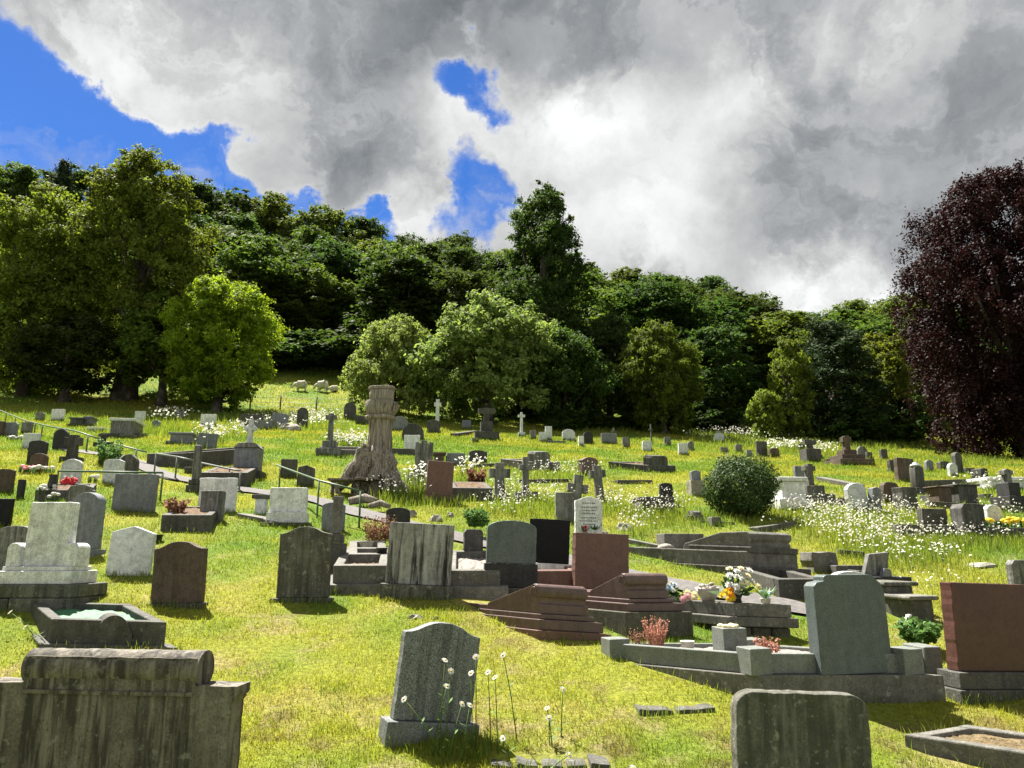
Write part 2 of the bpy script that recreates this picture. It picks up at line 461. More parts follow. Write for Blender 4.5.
    br = math_('ADD', math_('MULTIPLY', br, 1.22), math_('MULTIPLY', bk.outputs[0], .24))
    br = math_('DIVIDE', math_('MULTIPLY', br, 1.45), math_('ADD', 1.0, math_('MULTIPLY', br, .72)))
    br = math_('MAXIMUM', br, .17)
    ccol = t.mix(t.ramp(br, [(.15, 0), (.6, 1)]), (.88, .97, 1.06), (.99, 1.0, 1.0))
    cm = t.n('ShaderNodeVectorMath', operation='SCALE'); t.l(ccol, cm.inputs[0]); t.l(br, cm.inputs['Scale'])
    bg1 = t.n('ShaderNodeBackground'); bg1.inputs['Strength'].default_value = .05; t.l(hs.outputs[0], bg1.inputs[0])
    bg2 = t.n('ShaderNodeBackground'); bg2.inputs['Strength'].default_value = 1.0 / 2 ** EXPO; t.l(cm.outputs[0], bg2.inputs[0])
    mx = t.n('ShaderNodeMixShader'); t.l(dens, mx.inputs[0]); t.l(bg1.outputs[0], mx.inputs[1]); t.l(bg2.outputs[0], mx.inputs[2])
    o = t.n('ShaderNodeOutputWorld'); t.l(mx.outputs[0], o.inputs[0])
build_world()
vs = scene.view_settings
vs.view_transform = 'Standard'; vs.look = 'None'; vs.exposure = EXPO; vs.gamma = 1.0; vs.use_curve_mapping = False
scene.cycles.max_bounces = 6; scene.cycles.diffuse_bounces = 3; scene.cycles.glossy_bounces = 2; scene.cycles.transmission_bounces = 4
scene.cycles.sample_clamp_indirect = 4.0

# ------------------------------------------------------------------ ground sheet
def vnoise(x, y, s, seed=0):
    x = np.asarray(x) / s + seed * 17.3; y = np.asarray(y) / s - seed * 9.1
    xi = np.floor(x).astype(np.int64); yi = np.floor(y).astype(np.int64)
    fx = x - xi; fy = y - yi; fx = fx * fx * (3 - 2 * fx); fy = fy * fy * (3 - 2 * fy)
    def h(a, b):
        n = (a * 374761393 + b * 668265263 + seed * 1274126177) & 0x7fffffff
        n = ((n ^ (n >> 13)) * 1103515245) & 0x7fffffff
        return ((n ^ (n >> 16)) & 0xffff) / 65535.0
    return (h(xi, yi) * (1 - fx) + h(xi + 1, yi) * fx) * (1 - fy) + (h(xi, yi + 1) * (1 - fx) + h(xi + 1, yi + 1) * fx) * fy
def fbm(x, y, s, seed=0):
    return .5 * vnoise(x, y, s, seed) + .28 * vnoise(x, y, s / 2.1, seed + 1) + .22 * vnoise(x, y, s / 4.3, seed + 2)
def lawn_tint(x, y):
    """colour of the turf itself: fresh, yellowed, straw and bare patches"""
    n1 = fbm(x, y, 1.9, 3)[:, None]; n2 = fbm(x, y, .62, 7)[:, None]; n3 = fbm(x, y, 5.5, 12)[:, None]
    green = np.array([.125, .205, .026]); yel = np.array([.245, .265, .034]); straw = np.array([.33, .27, .11]); bare = np.array([.16, .115, .06])
    near = np.clip((13 - y) / 7, 0, 1)[:, None]
    c = green + (yel - green) * np.clip((n1 - .34) * 3.4 + (n3 - .5) * 1.2, 0, 1)
    c = c + (straw - c) * (np.clip((n2 - .53) * 6, 0, 1) * (.10 + .32 * near) * np.clip((n1 - .38) * 5, 0, 1))
    c = c + (bare - c) * (np.clip((fbm(x, y, .33, 23)[:, None] - .64) * 9, 0, 1) * near * .6)
    return c

def bare_mask(x, y):
    """0..1: worn patches where soil and thatch show"""
    near = np.clip((15 - y) / 6, 0, 1)
    m = fbm(x, y, .26, 43) * .72 + fbm(x, y, 1.3, 59) * .28
    return np.clip((m - .595) * 11, 0, 1) * near * .6
def build_ground():
    ys = np.concatenate([np.arange(-60, 0, 4), np.arange(0, 3, .3), np.arange(3, 14, .075), np.arange(14, 40, .5), np.arange(40, 140, 2.2), np.arange(140, 900, 25)])
    us = np.linspace(-1, 1, 401)
    hw = 16 + 1.25 * np.maximum(ys, 0)
    X = us[None] * hw[:, None]; Y = np.repeat(ys[:, None], len(us), 1)
    Z = ground(X, Y)
    n, m = X.shape
    V = np.stack([X, Y, Z], -1).reshape(-1, 3)
    b = bare_mask(V[:, 0], V[:, 1])[:, None]
    V[:, 2] += (b[:, 0] * (vnoise(V[:, 0], V[:, 1], .11, 5) - .6) * .03)
    col = lawn_tint(V[:, 0], V[:, 1]) * .72
    soil = np.array([.30, .235, .13]) + (np.array([.17, .125, .075]) - np.array([.30, .235, .13])) * vnoise(V[:, 0], V[:, 1], .23, 9)[:, None]
    col = col + (soil - col) * b * .9
    i = np.arange(n - 1)[:, None] * m + np.arange(m - 1)[None]
    F = np.stack([i, i + 1, i + m + 1, i + m], -1).reshape(-1, 4)
    t = NT('lawn_turf'); tc = t.n('ShaderNodeTexCoord'); v = tc.outputs['Object']
    a = t.n('ShaderNodeAttribute'); a.attribute_name = 'tint'
    c = t.mix(1.0, a.outputs['Color'], t.ramp(t.noise(v, 22, 6, .7), [(.3, .45), (.5, 1.0), (.7, 1.4)]), 'MULTIPLY')
    t.done(c, .95, .1, t.noise(v, 30, 5, .7), .8, .04)
    o = mesh_np('ground', V, F, t.m, tint=col, smooth=True); o['kind'] = 'structure'
build_ground()

def ribbon(name, pts, width, m, lift=.03):
    P = [at(*p)[0] for p in pts]
    # smooth line through the points
    Q = []
    for i in range(len(P) - 1):
        p0, p1, p2, p3 = P[max(i - 1, 0)], P[i], P[i + 1], P[min(i + 2, len(P) - 1)]
        for k in range(8):
            s = k / 8
            Q.append(.5 * ((2 * p1) + (p2 - p0) * s + (2 * p0 - 5 * p1 + 4 * p2 - p3) * s * s + (3 * p1 - p0 - 3 * p2 + p3) * s ** 3))
    Q.append(P[-1])
    V = []; F = []
    for i, q in enumerate(Q):
        d = (Q[min(i + 1, len(Q) - 1)] - Q[max(i - 1, 0)]); d.z = 0; d.normalize()
        s = Vector((d.y, -d.x, 0))
        for k in range(5):
            w = (k / 4 - .5) * width * (1 + .08 * math.sin(i * 1.7 + k))
            p = q + s * w
            V.append((p.x, p.y, gz(p.x, p.y) + lift + .02 * (1 - (k / 2 - 1) ** 2)))
    for i in range(len(Q) - 1):
        for k in range(4):
            a = i * 5 + k
            F.append((a, a + 1, a + 6, a + 5))
    o = mesh_np(name, np.array(V), np.array(F), m, smooth=True); o['kind'] = 'structure'
    return [(q.x, q.y) for q in Q]
PATHLINE = ribbon('path', [(60, 449), (120, 458), (165, 476), (240, 490), (310, 500), (370, 516), (470, 541), (560, 560), (650, 581), (720, 595), (800, 610), (850, 622)], .45, M['tarmac'])
# ------------------------------------------------------------------ graves
FOOT = []                                                            # footprints (x, y, half width, y0, y1, yaw) that the turf keeps clear of
def profile(kind, w, h):
    a = w / 2
    if kind == 'flat': return [(-a, 0), (a, 0), (a, h), (-a, h)]
    pts = [(-a, 0), (a, 0)]
    def arc(cx, cz, rx, rz, t0, t1, n=12): return [(cx + rx * math.cos(R(t0 + (t1 - t0) * i / n)), cz + rz * math.sin(R(t0 + (t1 - t0) * i / n))) for i in range(n + 1)]
    if kind == 'round':
        r = min(a, h * .6); return pts + arc(0, h - r, a, r, 0, 180, 20)
    if kind == 'segment':
        r = .16 * w; return pts + arc(0, h - r, a, r, 0, 180, 18)
    if kind == 'softround':
        r = .34 * w; return pts + arc(0, h - r, a, r, 0, 180, 20)
    if kind == 'ogee':
        e = .14 * w; s = []
        for i in range(25):
            x = a - w * i / 24; u = abs(x) / a
            if u < .58: z = h - e * .55 * (u / .58) ** 2
            else: q = (u - .58) / .42; z = h - e * .55 - e * .45 * (1 - (1 - q) ** 2)
            s.append((x, z))
        return pts + s
    if kind == 'corner':                                            # rounded upper corners
        r = .13 * w; return pts + arc(a - r, h - r, r, r, 0, 90, 6) + arc(-a + r, h - r, r, r, 90, 180, 6)
    if kind == 'shoulder':
        s = .16 * w; q = .10 * w; r = .12 * w
        return pts + [(a, h - r - q), (a - s * .5, h - r - q * .3)] + arc(0, h - r, a - s * .5, r, 0, 180, 14) + [(-a + s * .5, h - r - q * .3), (-a, h - r - q)]
    if kind == 'peak': return pts + [(a, h - .16 * w), (0, h), (-a, h - .16 * w)]
    if kind == 'chamfer':
        s = .13 * w; return pts + [(a, h - s * 1.3), (a - s, h), (-a + s, h), (-a, h - s * 1.3)]
    if kind == 'notch':
        s = .12 * w; return pts + [(a, h - s * .55), (a - s, h - s * .55), (a - s, h), (-a + s, h), (-a + s, h - s * .55), (-a, h - s * .55)]
    if kind == 'castle':
        s = .2 * w; q = .13 * w
        return pts + [(a, h - q), (a - s, h - q * .6), (a - s, h - q * 1.2), (a * .35, h - q * 1.2), (a * .35, h), (-a * .35, h), (-a * .35, h - q * 1.2), (-a + s, h - q * 1.2), (-a + s, h - q * .6), (-a, h - q)]
    if kind == 'lean':                                               # one shoulder higher
        return pts + [(a, h * .9)] + arc(a * .1, h * .9, a * .9, h * .1, 0, 120, 8) + [(-a, h * .88)]
    raise ValueError(kind)
def rough_outline(out, step, amp):
    res = []; n = len(out); s = random.uniform(0, 99)
    for i in range(n):
        p, q = out[i], out[(i + 1) % n]
        L = math.hypot(q[0] - p[0], q[1] - p[1]); k = max(1, int(L / step))
        for j in range(k):
            f = j / k
            x = p[0] + (q[0] - p[0]) * f; z = p[1] + (q[1] - p[1]) * f
            d = amp * (math.sin(x * 31 + s) * math.sin(z * 27 + s * 2) + .6 * math.sin(x * 83 + z * 71 + s))
            res.append((x + d, z + d * .7))
    return res
def yawdir(yaw): return Vector((math.cos(yaw), math.sin(yaw), 0)), Vector((-math.sin(yaw), math.cos(yaw), 0))

def headstone(x0, x1, yt, yb, prof, mat, label, yaw=None, roll=0, lean=0, th=None, plinth=None, cat='gravestone', name='headstone', grp=None, Y=None, letters=0, sink=.25, bed=None):
    """x0..x1, yt..yb: where the stone stands and how large it is, read off the photograph and turned into metres on the ground.
    plinth: list of (extra half width, height, extra half depth, material) from the top step down, all inside yt..yb."""
    cx = (x0 + x1) / 2
    cx += (cx - 512) * (yb - yt) * .5 * math.tan(PITCH) / FOC      # the upward view leans uprights inward: read the width at mid height
    p, s = at(cx, yb)
    if yaw is None: yaw = random.uniform(4, 16) + (6 if cx > 512 else 0)
    yw = R(yaw)
    W = (x1 - x0) * s; H = (yb - yt) * s
    if th is None: th = min(.13, max(.07, W * .14))
    view = math.atan2(p.x, p.y)
    k = abs(math.cos(yw + view)) or 1
    p, s = at(cx + .5 * th * math.sin(yw + view) / s, yb)           # make room for the side of the stone that shows
    W = max(.12, (W - th * abs(math.sin(yw + view)) * .8) / max(.6, k))
    near = s < .016
    plist = plinth or []
    root = None
    if plist or letters or bed:
        root = thing(name, label, cat, p, yw, grp)
        root.rotation_euler = (R(-lean), R(roll), yw)
    hp = sum(q[1] for q in plist)
    out = profile(prof, W, H - hp + (0 if plist else sink))
    if not plist: out = [(x, z - sink) for x, z in out]
    else: out = [(x, z + hp) for x, z in out]
    out = rough_outline(out, .035 if near else .12, .0025 if near else .006)
    mb = MB().prism(out, 0, th)
    o = mb.build(name if root is None else 'stone', M[mat], root, bevel=.008 if near else .012)
    if root is None:
        o.location = p; o.rotation_euler = (R(-lean), R(roll), yw)
        tag(o, label, cat, grp)
    z = hp; ew = W / 2; ed = 0
    for i, (dw, h, dd, pm) in enumerate(plist):
        ew += dw; ed += dd
        lo = z - h if i < len(plist) - 1 else z - h - sink
        b = MB().box(-ew, ew, -ed, th + ed, lo, z - .002)
        b.build('plinth', M[pm], root, bevel=.008)
        z -= h
    if letters:
        b = MB(); rr = random.Random(5)
        zz = H * .86
        for i in range(letters):
            wl = W * rr.uniform(.25, .33) * (1 if i % 3 else .8); x = -wl
            while x < wl:
                q = rr.uniform(.012, .03)
                b.box(x, min(wl, x + q), -.0035, .002, zz - .016, zz)
                x += q + .012
            zz -= .05 if i % 3 else .065
        b.build('lettering', M['grey'], root)
    dx, dy = yawdir(yw)
    FOOT.append((p.x, p.y, max(W / 2, ew if plist else 0) + .01, -ed - .01, th + ed + .02, yw))
    return root or o

def cross(x0, x1, yt, yb, mat, label, yaw=8, roll=0, celtic=False, steps=(), th=.13, armz=.72, arm=.22, cat='cross', name='stone_cross', base_mat=None, grp=None, sw=None):
    cx = (x0 + x1) / 2
    cx += (cx - 512) * (yb - yt) * .5 * math.tan(PITCH) / FOC
    p, s = at(cx, yb); yw = R(yaw)
    W = (x1 - x0) * s; H = (yb - yt) * s
    hp = sum(q[1] for q in steps)
    root = thing(name, label, cat, p, yw, grp); root.rotation_euler = (0, R(roll), yw)
    sh = H - hp; a = W / 2; w = (sw or .30) * W / 2
    zc = hp + sh * armz; ah = w * .95
    b = MB()
    out = [(-w * 1.2, hp - (0 if steps else .3)), (w * 1.2, hp - (0 if steps else .3)), (w, zc - ah), (a, zc - ah * 1.1), (a, zc + ah * 1.1), (w, zc + ah), (w * 1.05, hp + sh), (-w * 1.05, hp + sh), (-w, zc + ah), (-a, zc + ah * 1.1), (-a, zc - ah * 1.1), (-w, zc - ah)]
    b.prism(out, -th / 2, th / 2)
    b.build('shaft', M[mat], root, bevel=.01)
    if celtic:
        rr = a * .78
        rb = MB(); n = 28; r0 = rr * .74
        vs = []
        for k in range(n):
            c_, s_ = math.cos(2 * math.pi * k / n), math.sin(2 * math.pi * k / n)
            for (r_, y_) in ((r0, -th * .32), (rr, -th * .32), (rr, th * .32), (r0, th * .32)):
                vs.append((r_ * c_, y_, zc + r_ * s_))
        fs = []
        for k in range(n):
            for j in range(4):
                fs.append((k * 4 + j, k * 4 + (j + 1) % 4, ((k + 1) % n) * 4 + (j + 1) % 4, ((k + 1) % n) * 4 + j))
        rb.add(vs, fs)
        rb.build('ring', M[mat], root)
    z = hp; e = w * 1.2; ed = th / 2
    for i, (dw, h, dd) in enumerate(steps):
        e += dw; ed += dd
        lo = z - h - (.3 if i == len(steps) - 1 else 0)
        MB().box(-e, e, -ed, ed, lo, z - .002).build('base_step', M[base_mat or mat], root, bevel=.012)
        z -= h
    FOOT.append((p.x, p.y, e, -ed, ed, yw))
    return root

def frame_at(p, yaw, skew=0, pitch=0, roll=0):
    """local frame: x along the front edge, y to the back (skewed), z up"""
    dx, dy = yawdir(R(yaw))
    dy = Vector((dy.x * math.cos(R(skew)) - dy.y * math.sin(R(skew)), dy.x * math.sin(R(skew)) + dy.y * math.cos(R(skew)), 0))
    dx = Vector((dx.x, dx.y, math.tan(R(-roll)))); dy = Vector((dy.x, dy.y, math.tan(R(pitch))))
    Mx = Matrix(((dx.x, dy.x, 0, p.x), (dx.y, dy.y, 0, p.y), (dx.z, dy.z, 1, p.z), (0, 0, 0, 1)))
    return Mx
def bake(o, Mx, base):
    """move a mesh built in the skewed local frame to world axes about the root's base"""
    A = Mx.to_3x3()
    for v in o.data.vertices: v.co = A @ v.co
def kerb_grave(px, py, W, L, h, mat, label, yaw=15, skew=0, pitch=3, roll=0, kt=.11, infill='soil', plinth=0.0, pmat=None, posts=False, name='kerbed_grave', cat='grave kerb', anchor='l', infill_z=.5, grp=None, sides='flbr'):
    """a rectangular kerb set; px,py is its front corner (l or r) on the ground"""
    p, s = at(px, py)
    Mx = frame_at(p, yaw, skew, pitch, roll)
    x0, x1 = (0, W) if anchor == 'l' else (-W, 0)
    root = thing(name, label, cat, p, 0, grp)
    def put(n, mb, m, bv=.01):
        o = mb.build(n, M[m], root, bevel=bv); bake(o, Mx, p); return o
    z0 = -.35
    if plinth:
        e = .09
        pm = pmat or mat
        put('plinth', MB().box(x0 - e, x1 + e, -e, L + e, z0, plinth), pm)
        z0 = plinth - .004; 
    zt = plinth + h
    if 'f' in sides: put('kerb_stone', MB().box(x0, x1, 0, kt, z0, zt), mat)
    if 'l' in sides: put('kerb_stone', MB().box(x0, x0 + kt, kt + .002, L - kt - .002, z0, zt - .003), mat)
    if 'r' in sides: put('kerb_stone', MB().box(x1 - kt, x1, kt + .002, L - kt - .002, z0, zt - .003), mat)
    if 'b' in sides: put('kerb_stone', MB().box(x0, x1, L - kt, L, z0, zt), mat)
    if infill:
        b = MB(); n = 14; vs = []; fs = []
        for j in range(n + 1):
            for i in range(n + 1):
                vs.append((x0 + kt + (W - 2 * kt) * i / n, kt + (L - 2 * kt) * j / n, plinth + h * infill_z + random.uniform(-.012, .012)))
        for j in range(n):
            for i in range(n):
                a = j * (n + 1) + i; fs.append((a, a + 1, a + n + 2, a + n + 1))
        b.add(vs, fs); put('infill', b, infill, 0)
    if posts:
        for (a, c) in ((x0, 0), (x1, 0), (x0, L), (x1, L)):
            put('corner_post', MB().box(a - .085, a + .085, c - .085, c + .085, z0, zt + posts), mat)
    FOOT.append((p.x, p.y, None, (p.x + 0, p.y), Mx, (x0 - .1, x1 + .1, -.1, L + .1)))
    return root, Mx, p
def on(Mx, x, y, z): return Mx @ Vector((x, y, z))

def desk_grave(px, py, W, L, mat, label, yaw=20, skew=0, pitch=0, roll=0, h=.30, steps=((.09, .12, 'redst'),), name='desk_gravestone', grp=None, scroll=True):
    """low grave cover whose side rises to a rolled scroll at the front; px,py = front corner nearest the viewer (front and long side meet)"""
    p, s = at(px, py)
    root = thing(name, label, 'gravestone', p, 0, grp)
    Mx = frame_at(p, yaw, skew, pitch, roll)
    z = sum(q[1] for q in steps)
    tot = sum(q[0] for q in steps)
    x0, x1, y0, y1 = tot, W + tot, tot, L + tot
    # side profile of the sloping cover
    r = h * .27
    prof = [(y0 + .02, z)]
    if scroll:
        prof += [(y0 + .02, z + h * .30), (y0 + .055, z + h * .36), (y0 + .055, z + h * .46)]
        cz = z + h - r; cy = y0 + .02 + r
        prof += [(cy + r * math.cos(R(a)), cz + r * math.sin(R(a))) for a in range(230, 70, -18)]
        prof += [(cy + r * .6, z + h - .02), (y0 + min(L * .48, .8), z + h * .25), (y0 + min(L * .50, .83), z + .04), (y0 + min(L * .50, .83), z)]
    else:
        prof += [(y0 + .02, z + h * .45), (y0 - .01, z + h * .5), (y0 - .01, z + h * .9), (y0 + .03, z + h), (y0 + L * .16, z + h), (y0 + L * .5, z + h * .42), (y0 + L * .5, z)]
    prof = [(a, b) for a, b in prof]
    o = MB().prism_x(prof[::-1], x0, x1).build('sloping_cover', M[mat], root, bevel=.006); bake(o, Mx, p)
    if scroll:                                                       # carved spiral on the side of the scroll
        pts = [(x0 - .002, cy + r * (.85 - .7 * k / 40) * math.cos(R(90 + k * 20)), cz + r * (.85 - .7 * k / 40) * math.sin(R(90 + k * 20))) for k in range(36)]
        o = MB().tube(pts, .006, 5).build('carved_spiral', M[mat], root); bake(o, Mx, p)
        o = MB().box(x0 + .03, x1 - .03, y0 + min(L * .50, .83) + .01, y0 + L * .97, z, z + .045).build('flat_slab', M[mat], root, bevel=.008); bake(o, Mx, p)
    # steps
    e = tot
    zz = z
    acc = 0
    for i, (d, hh, mt) in enumerate(steps):
        acc += d
        a = tot - acc
        lo = zz - hh - (.4 if i == len(steps) - 1 else 0)
        o = MB().box(a, W + 2 * tot - a, a, L + 2 * tot - a, lo, zz - .002).build('plinth', M[mt], root, bevel=.008); bake(o, Mx, p)
        zz -= hh
    FOOT.append((p.x, p.y, None, None, Mx, (0, W + 2 * tot, 0, L + 2 * tot)))
    return root, Mx

def block(px, py, W, D, H, mat, label, yaw=10, name='stone_block', cat='stone', roll=0, lean=0, bevel=.012, wob=0.0, sink=.25, grp=None, lift=0):
    p, s = at(px, py)
    mb = MB()
    n = 5 if wob else 1
    if wob:
        out = rough_outline([(-W / 2, -sink), (W / 2, -sink), (W / 2, H), (-W / 2, H)], .1, wob)
        mb.prism(out, 0, D)
    else: mb.box(-W / 2, W / 2, 0, D, -sink, H)
    o = mb.build(name, M[mat], None, bevel=bevel)
    o.location = p + Vector((0, 0, lift)); o.rotation_euler = (R(-lean), R(roll), R(yaw)); tag(o, label, cat, grp)
    if not lift: FOOT.append((p.x, p.y, W / 2, 0, D, R(yaw)))
    return o
def blockpx(x0, x1, yt, yb, mat, label, D=.3, **k):
    p, s = at((x0 + x1) / 2, yb)
    return block((x0 + x1) / 2, yb, (x1 - x0) * s, D, (yb - yt) * s, mat, label, **k)
def rockpx(x0, x1, yt, yb, mat, label, name='rock', cat='rock', grp=None, flat=1.0):
    p, s = at((x0 + x1) / 2, yb)
    b = MB().ball((0, .1, 0), (x1 - x0) * s / 2, 1, .8, max(.15, 2 * (yb - yt) / (x1 - x0)) * .8 * flat, 9, 6, .22)
    o = b.build(name, M[mat], None); o.location = p; tag(o, label, cat, grp)
    for q in o.data.polygons: q.use_smooth = False
    return o
def chest_tomb(x0, x1, yt, yb, mat, label, yaw=10, D=.75, lid=.08, base=True, name='chest_tomb', cat='tomb', lid_mat=None, bh=.14):
    p, s = at((x0 + x1) / 2, yb)
    W = (x1 - x0) * s; H = (yb - yt) * s
    root = thing(name, label, cat, p, R(yaw))
    o = .06
    MB().box(-W / 2 + o, W / 2 - o, .04, D - .04, -.3 if not base else 0, H - lid).build('chest', M[mat], root, bevel=.01)
    MB().box(-W / 2, W / 2, 0, D, H - lid + .002, H).build('lid', M[lid_mat or mat], root, bevel=.02)
    if base: MB().box(-W / 2 - .05, W / 2 + .05, -.05, D + .05, -.35, bh).build('plinth', M[mat], root, bevel=.015)
    FOOT.append((p.x, p.y, W / 2 + .05, -.05, D + .05, R(yaw)))
    return root
# ------------------------------------------------------------------ the stones, from the front of the picture to the back
HS = headstone
M['streaky'] = stone('drip_stained_stone', (.24, .24, .235), 1.0, (.018, .018, .017), .15, moss=.05)
M['mossbase'] = stone('rough_mossy_base', (.085, .08, .06), .4, (.03, .03, .025), .6, (.2, .19, .15), moss=.5)
# --- front left: large stone with a rolled top and lower shoulders
def roll_top_stone():
    p, s = at(88, 862); yw = R(-6)
    root = thing('headstone', 'large grey headstone with a thick rolled top and stepped shoulders, streaked with black', 'gravestone', p, yw)
    W = 192 * s; H = (862 - 662) * s; hs = (862 - 695) * s; sh = 46 * s; th = .15
    a = W / 2
    out = [(-a - sh, -.3), (a + sh * .86, -.3), (a + sh * .86, hs - .085), (a + sh * .9, hs - .075), (a + sh * .93, hs - .055), (a + sh, hs - .045), (a + sh, hs), (a + .0, hs), (a, hs + .002), (a, H - .03), (-a, H - .03), (-a, hs), (-a - sh, hs)]
    MB().prism(rough_outline(out, .05, .002), 0, th).build('stone', M['rollgrey'], root, bevel=.006)
    r = (H - hs) * .56
    pts = []
    mb = MB(); n = 40
    vs = []; K = 18
    for i in range(n + 1):
        x = -a - .012 + (W + .024) * i / n
        for k in range(K):
            w = 2 * math.pi * k / K
            q = r * (1 + .012 * math.sin(x * 23 + k) + .01 * math.sin(x * 71))
            vs.append((x, th * .5 + (q * 1.0) * math.cos(w), H - r + q * math.sin(w)))
    fs = []
    for i in range(n):
        for k in range(K): fs.append((i * K + k, i * K + (k + 1) % K, (i + 1) * K + (k + 1) % K, (i + 1) * K + k))
    mb.add(vs, fs, True); mb.add(vs[:K], [tuple(range(K))]); mb.add(vs[-K:], [tuple(range(K))])
    mb.build('rolled_top', M['rollgrey'], root)
    MB().box(-a + .005, a - .005, -.012, .002, H - 2 * r - .03, H - 2 * r - .012).build('fillet', M['rollgrey'], root)
    FOOT.append((p.x, p.y, a + sh, 0, th, yw))
M['rollgrey'] = stone('streaked_grey_stone', (.135, .120, .098), .9, (.028, .025, .021), .35, (.32, .32, .28), moss=.2)
roll_top_stone()
HS(731, 868, 705, 872, 'corner', 'moss', 'plain dark mossy slab headstone with rounded corners, top edge slightly sloping', yaw=2, th=.10, roll=2)
HS(389, 471, 628, 738, 'ogee', 'granite', 'speckled granite headstone with wavy top, leaning, behind tall white daisies', yaw=24, roll=7, th=.10, plinth=[(.05, .10, .05, 'granite')])
# kerbed grave with green glass chippings
kg, Mx, p0 = kerb_grave(48, 649, 1.0, 1.3, .20, 'dkerb', 'dark kerbed grave filled with green glass chippings and an arched block on its kerb', yaw=4, skew=36, pitch=4, roll=2, plinth=.05, infill='glasschips', infill_z=.7)
def small_arch(Mx, x, y, z, w, h, d, m, parent, p, name='name_block'):
    out = [(x - w / 2, z), (x + w / 2, z), (x + w / 2, z + h * .6)] + [(x + w * .42 * math.cos(R(a)), z + h * .62 + h * .38 * math.sin(R(a))) for a in range(20, 161, 14)] + [(x - w / 2, z + h * .6)]
    o = MB().prism(out, y - .02, y + d).build(name, M[m], parent, bevel=.008); bake(o, Mx, p)
small_arch(Mx, .54, -.002, -.1, .33, .40, .16, 'dkerb', kg, p0)
# white memorial with side blocks and stepped plinth
def shouldered_memorial():
    p, s = at(27, 611); yw = R(-2)
    root = thing('memorial', 'tall white marble memorial slab flanked by rounded side blocks on a stepped plinth', 'gravestone', p, yw)
    k = s
    MB().prism(rough_outline([(-23 * k, 42 * k), (23 * k, 42 * k), (23 * k, 108 * k), (-22 * k, 108 * k)], .04, .002), .16, .30).build('slab', M['white'], root, bevel=.012)
    for sx in (-1, 1):
        c = 29.5 * k * sx; w = 7 * k
        out = [(c - w, 42 * k), (c + w, 42 * k), (c + w, 60 * k)] + [(c + w * math.cos(R(a)), 60 * k + 6 * k * math.sin(R(a))) for a in range(15, 166, 15)] + [(c - w, 60 * k)]
        MB().prism(out, .10, .36).build('side_block', M['white'], root, bevel=.01)
    MB().box(-36 * k, 36 * k, .06, .44, 38 * k, 42.2 * k).build('plinth', M['white'], root, bevel=.008)
    MB().box(-39 * k, 39 * k, .02, .5, 25 * k, 37.9 * k).build('plinth', M['white'], root, bevel=.01)
    MB().box(-46 * k, 46 * k, -.04, .6, 12 * k, 24.8 * k).build('plinth', M['moss'], root, bevel=.012)
    MB().box(-17 * k, 46 * k, -.05, .6, -.4, 11.7 * k).build('plinth', M['moss'], root, bevel=.014)
    MB().box(-46 * k, -17.6 * k, -.052, .6, -.4, 11.2 * k).build('plinth', M['dkerb'], root, bevel=.014)
    FOOT.append((p.x, p.y, 46 * k, -.05, .6, yw))
shouldered_memorial()
HS(-2, 31, 527, 578, 'segment', 'grey', 'wide grey headstone with low arched top, half hidden by the white memorial', yaw=-4, th=.1)
HS(-8, 11, 499, 528, 'flat', 'black', 'polished black headstone at the edge above the wide grey headstone', yaw=0, th=.08)
HS(72, 101, 493, 555, 'softround', 'slate', 'dark blue grey headstone with domed top just behind the white memorial', yaw=-16, th=.14, plinth=[(.04, .07, .05, 'slate')])
HS(110, 151, 527, 576, 'peak', 'pale', 'smooth pale grey headstone with faint peaked top standing alone on the lawn', yaw=4, roll=3, th=.09)
HS(155, 205, 543, 607, 'ogee', 'brown', 'dark brown headstone with curved shoulders standing by itself on the lawn', yaw=-4, roll=-1, th=.11, plinth=[(.03, .035, .03, 'dark')])
HS(279, 331, 528, 601, 'ogee', 'moss', 'lichened grey brown headstone with shallow wavy top beside the slim stone post', yaw=2, th=.12, plinth=[(.05, .03, .06, 'dark')])
# stone cross with a dark plinth block behind it
HS(330, 339, 497, 572, 'flat', 'kerb', 'slim stone post standing on a black streaked pedestal beside lichened headstone', yaw=2, th=.10, roll=2, plinth=[(.04, .11, .05, 'moss'), (.03, .36, .05, 'dark')], name='memorial_post', cat='gravestone')
HS(322, 345, 503, 532, 'segment', 'slate', 'small dark slate headstone behind the slim stone post by the path', yaw=0, th=.08)
HS(385, 451, 525, 599, 'flat', 'streaky', 'broad grey headstone with black drip stains and a weathered square plinth', yaw=2, roll=3, th=.13, plinth=[(.05, .15, .06, 'moss')])
HS(386, 410, 508, 538, 'segment', 'coal', 'small black headstone with arched top peeping over the drip stained headstone', yaw=0, th=.1)
# long kerbs joining the drip-stained stone
kerb_grave(332, 592, .62, 1.5, .20, 'kerb', 'pale kerb edging beside the drip stained headstone', yaw=2, skew=6, pitch=8, infill='soil', plinth=.09, name='kerbed_grave')
kerb_grave(348, 572, .50, 1.3, .16, 'kerb', 'low kerbed grave with a rusty bush and pots, behind drip stained headstone', yaw=2, skew=10, pitch=8, infill='gravel', plinth=.06)
kerb_grave(446, 596, .62, 1.6, .17, 'kerb', 'buff kerb edging between drip stained headstone and green headstone', yaw=4, pitch=8, infill='gravel', plinth=.11)
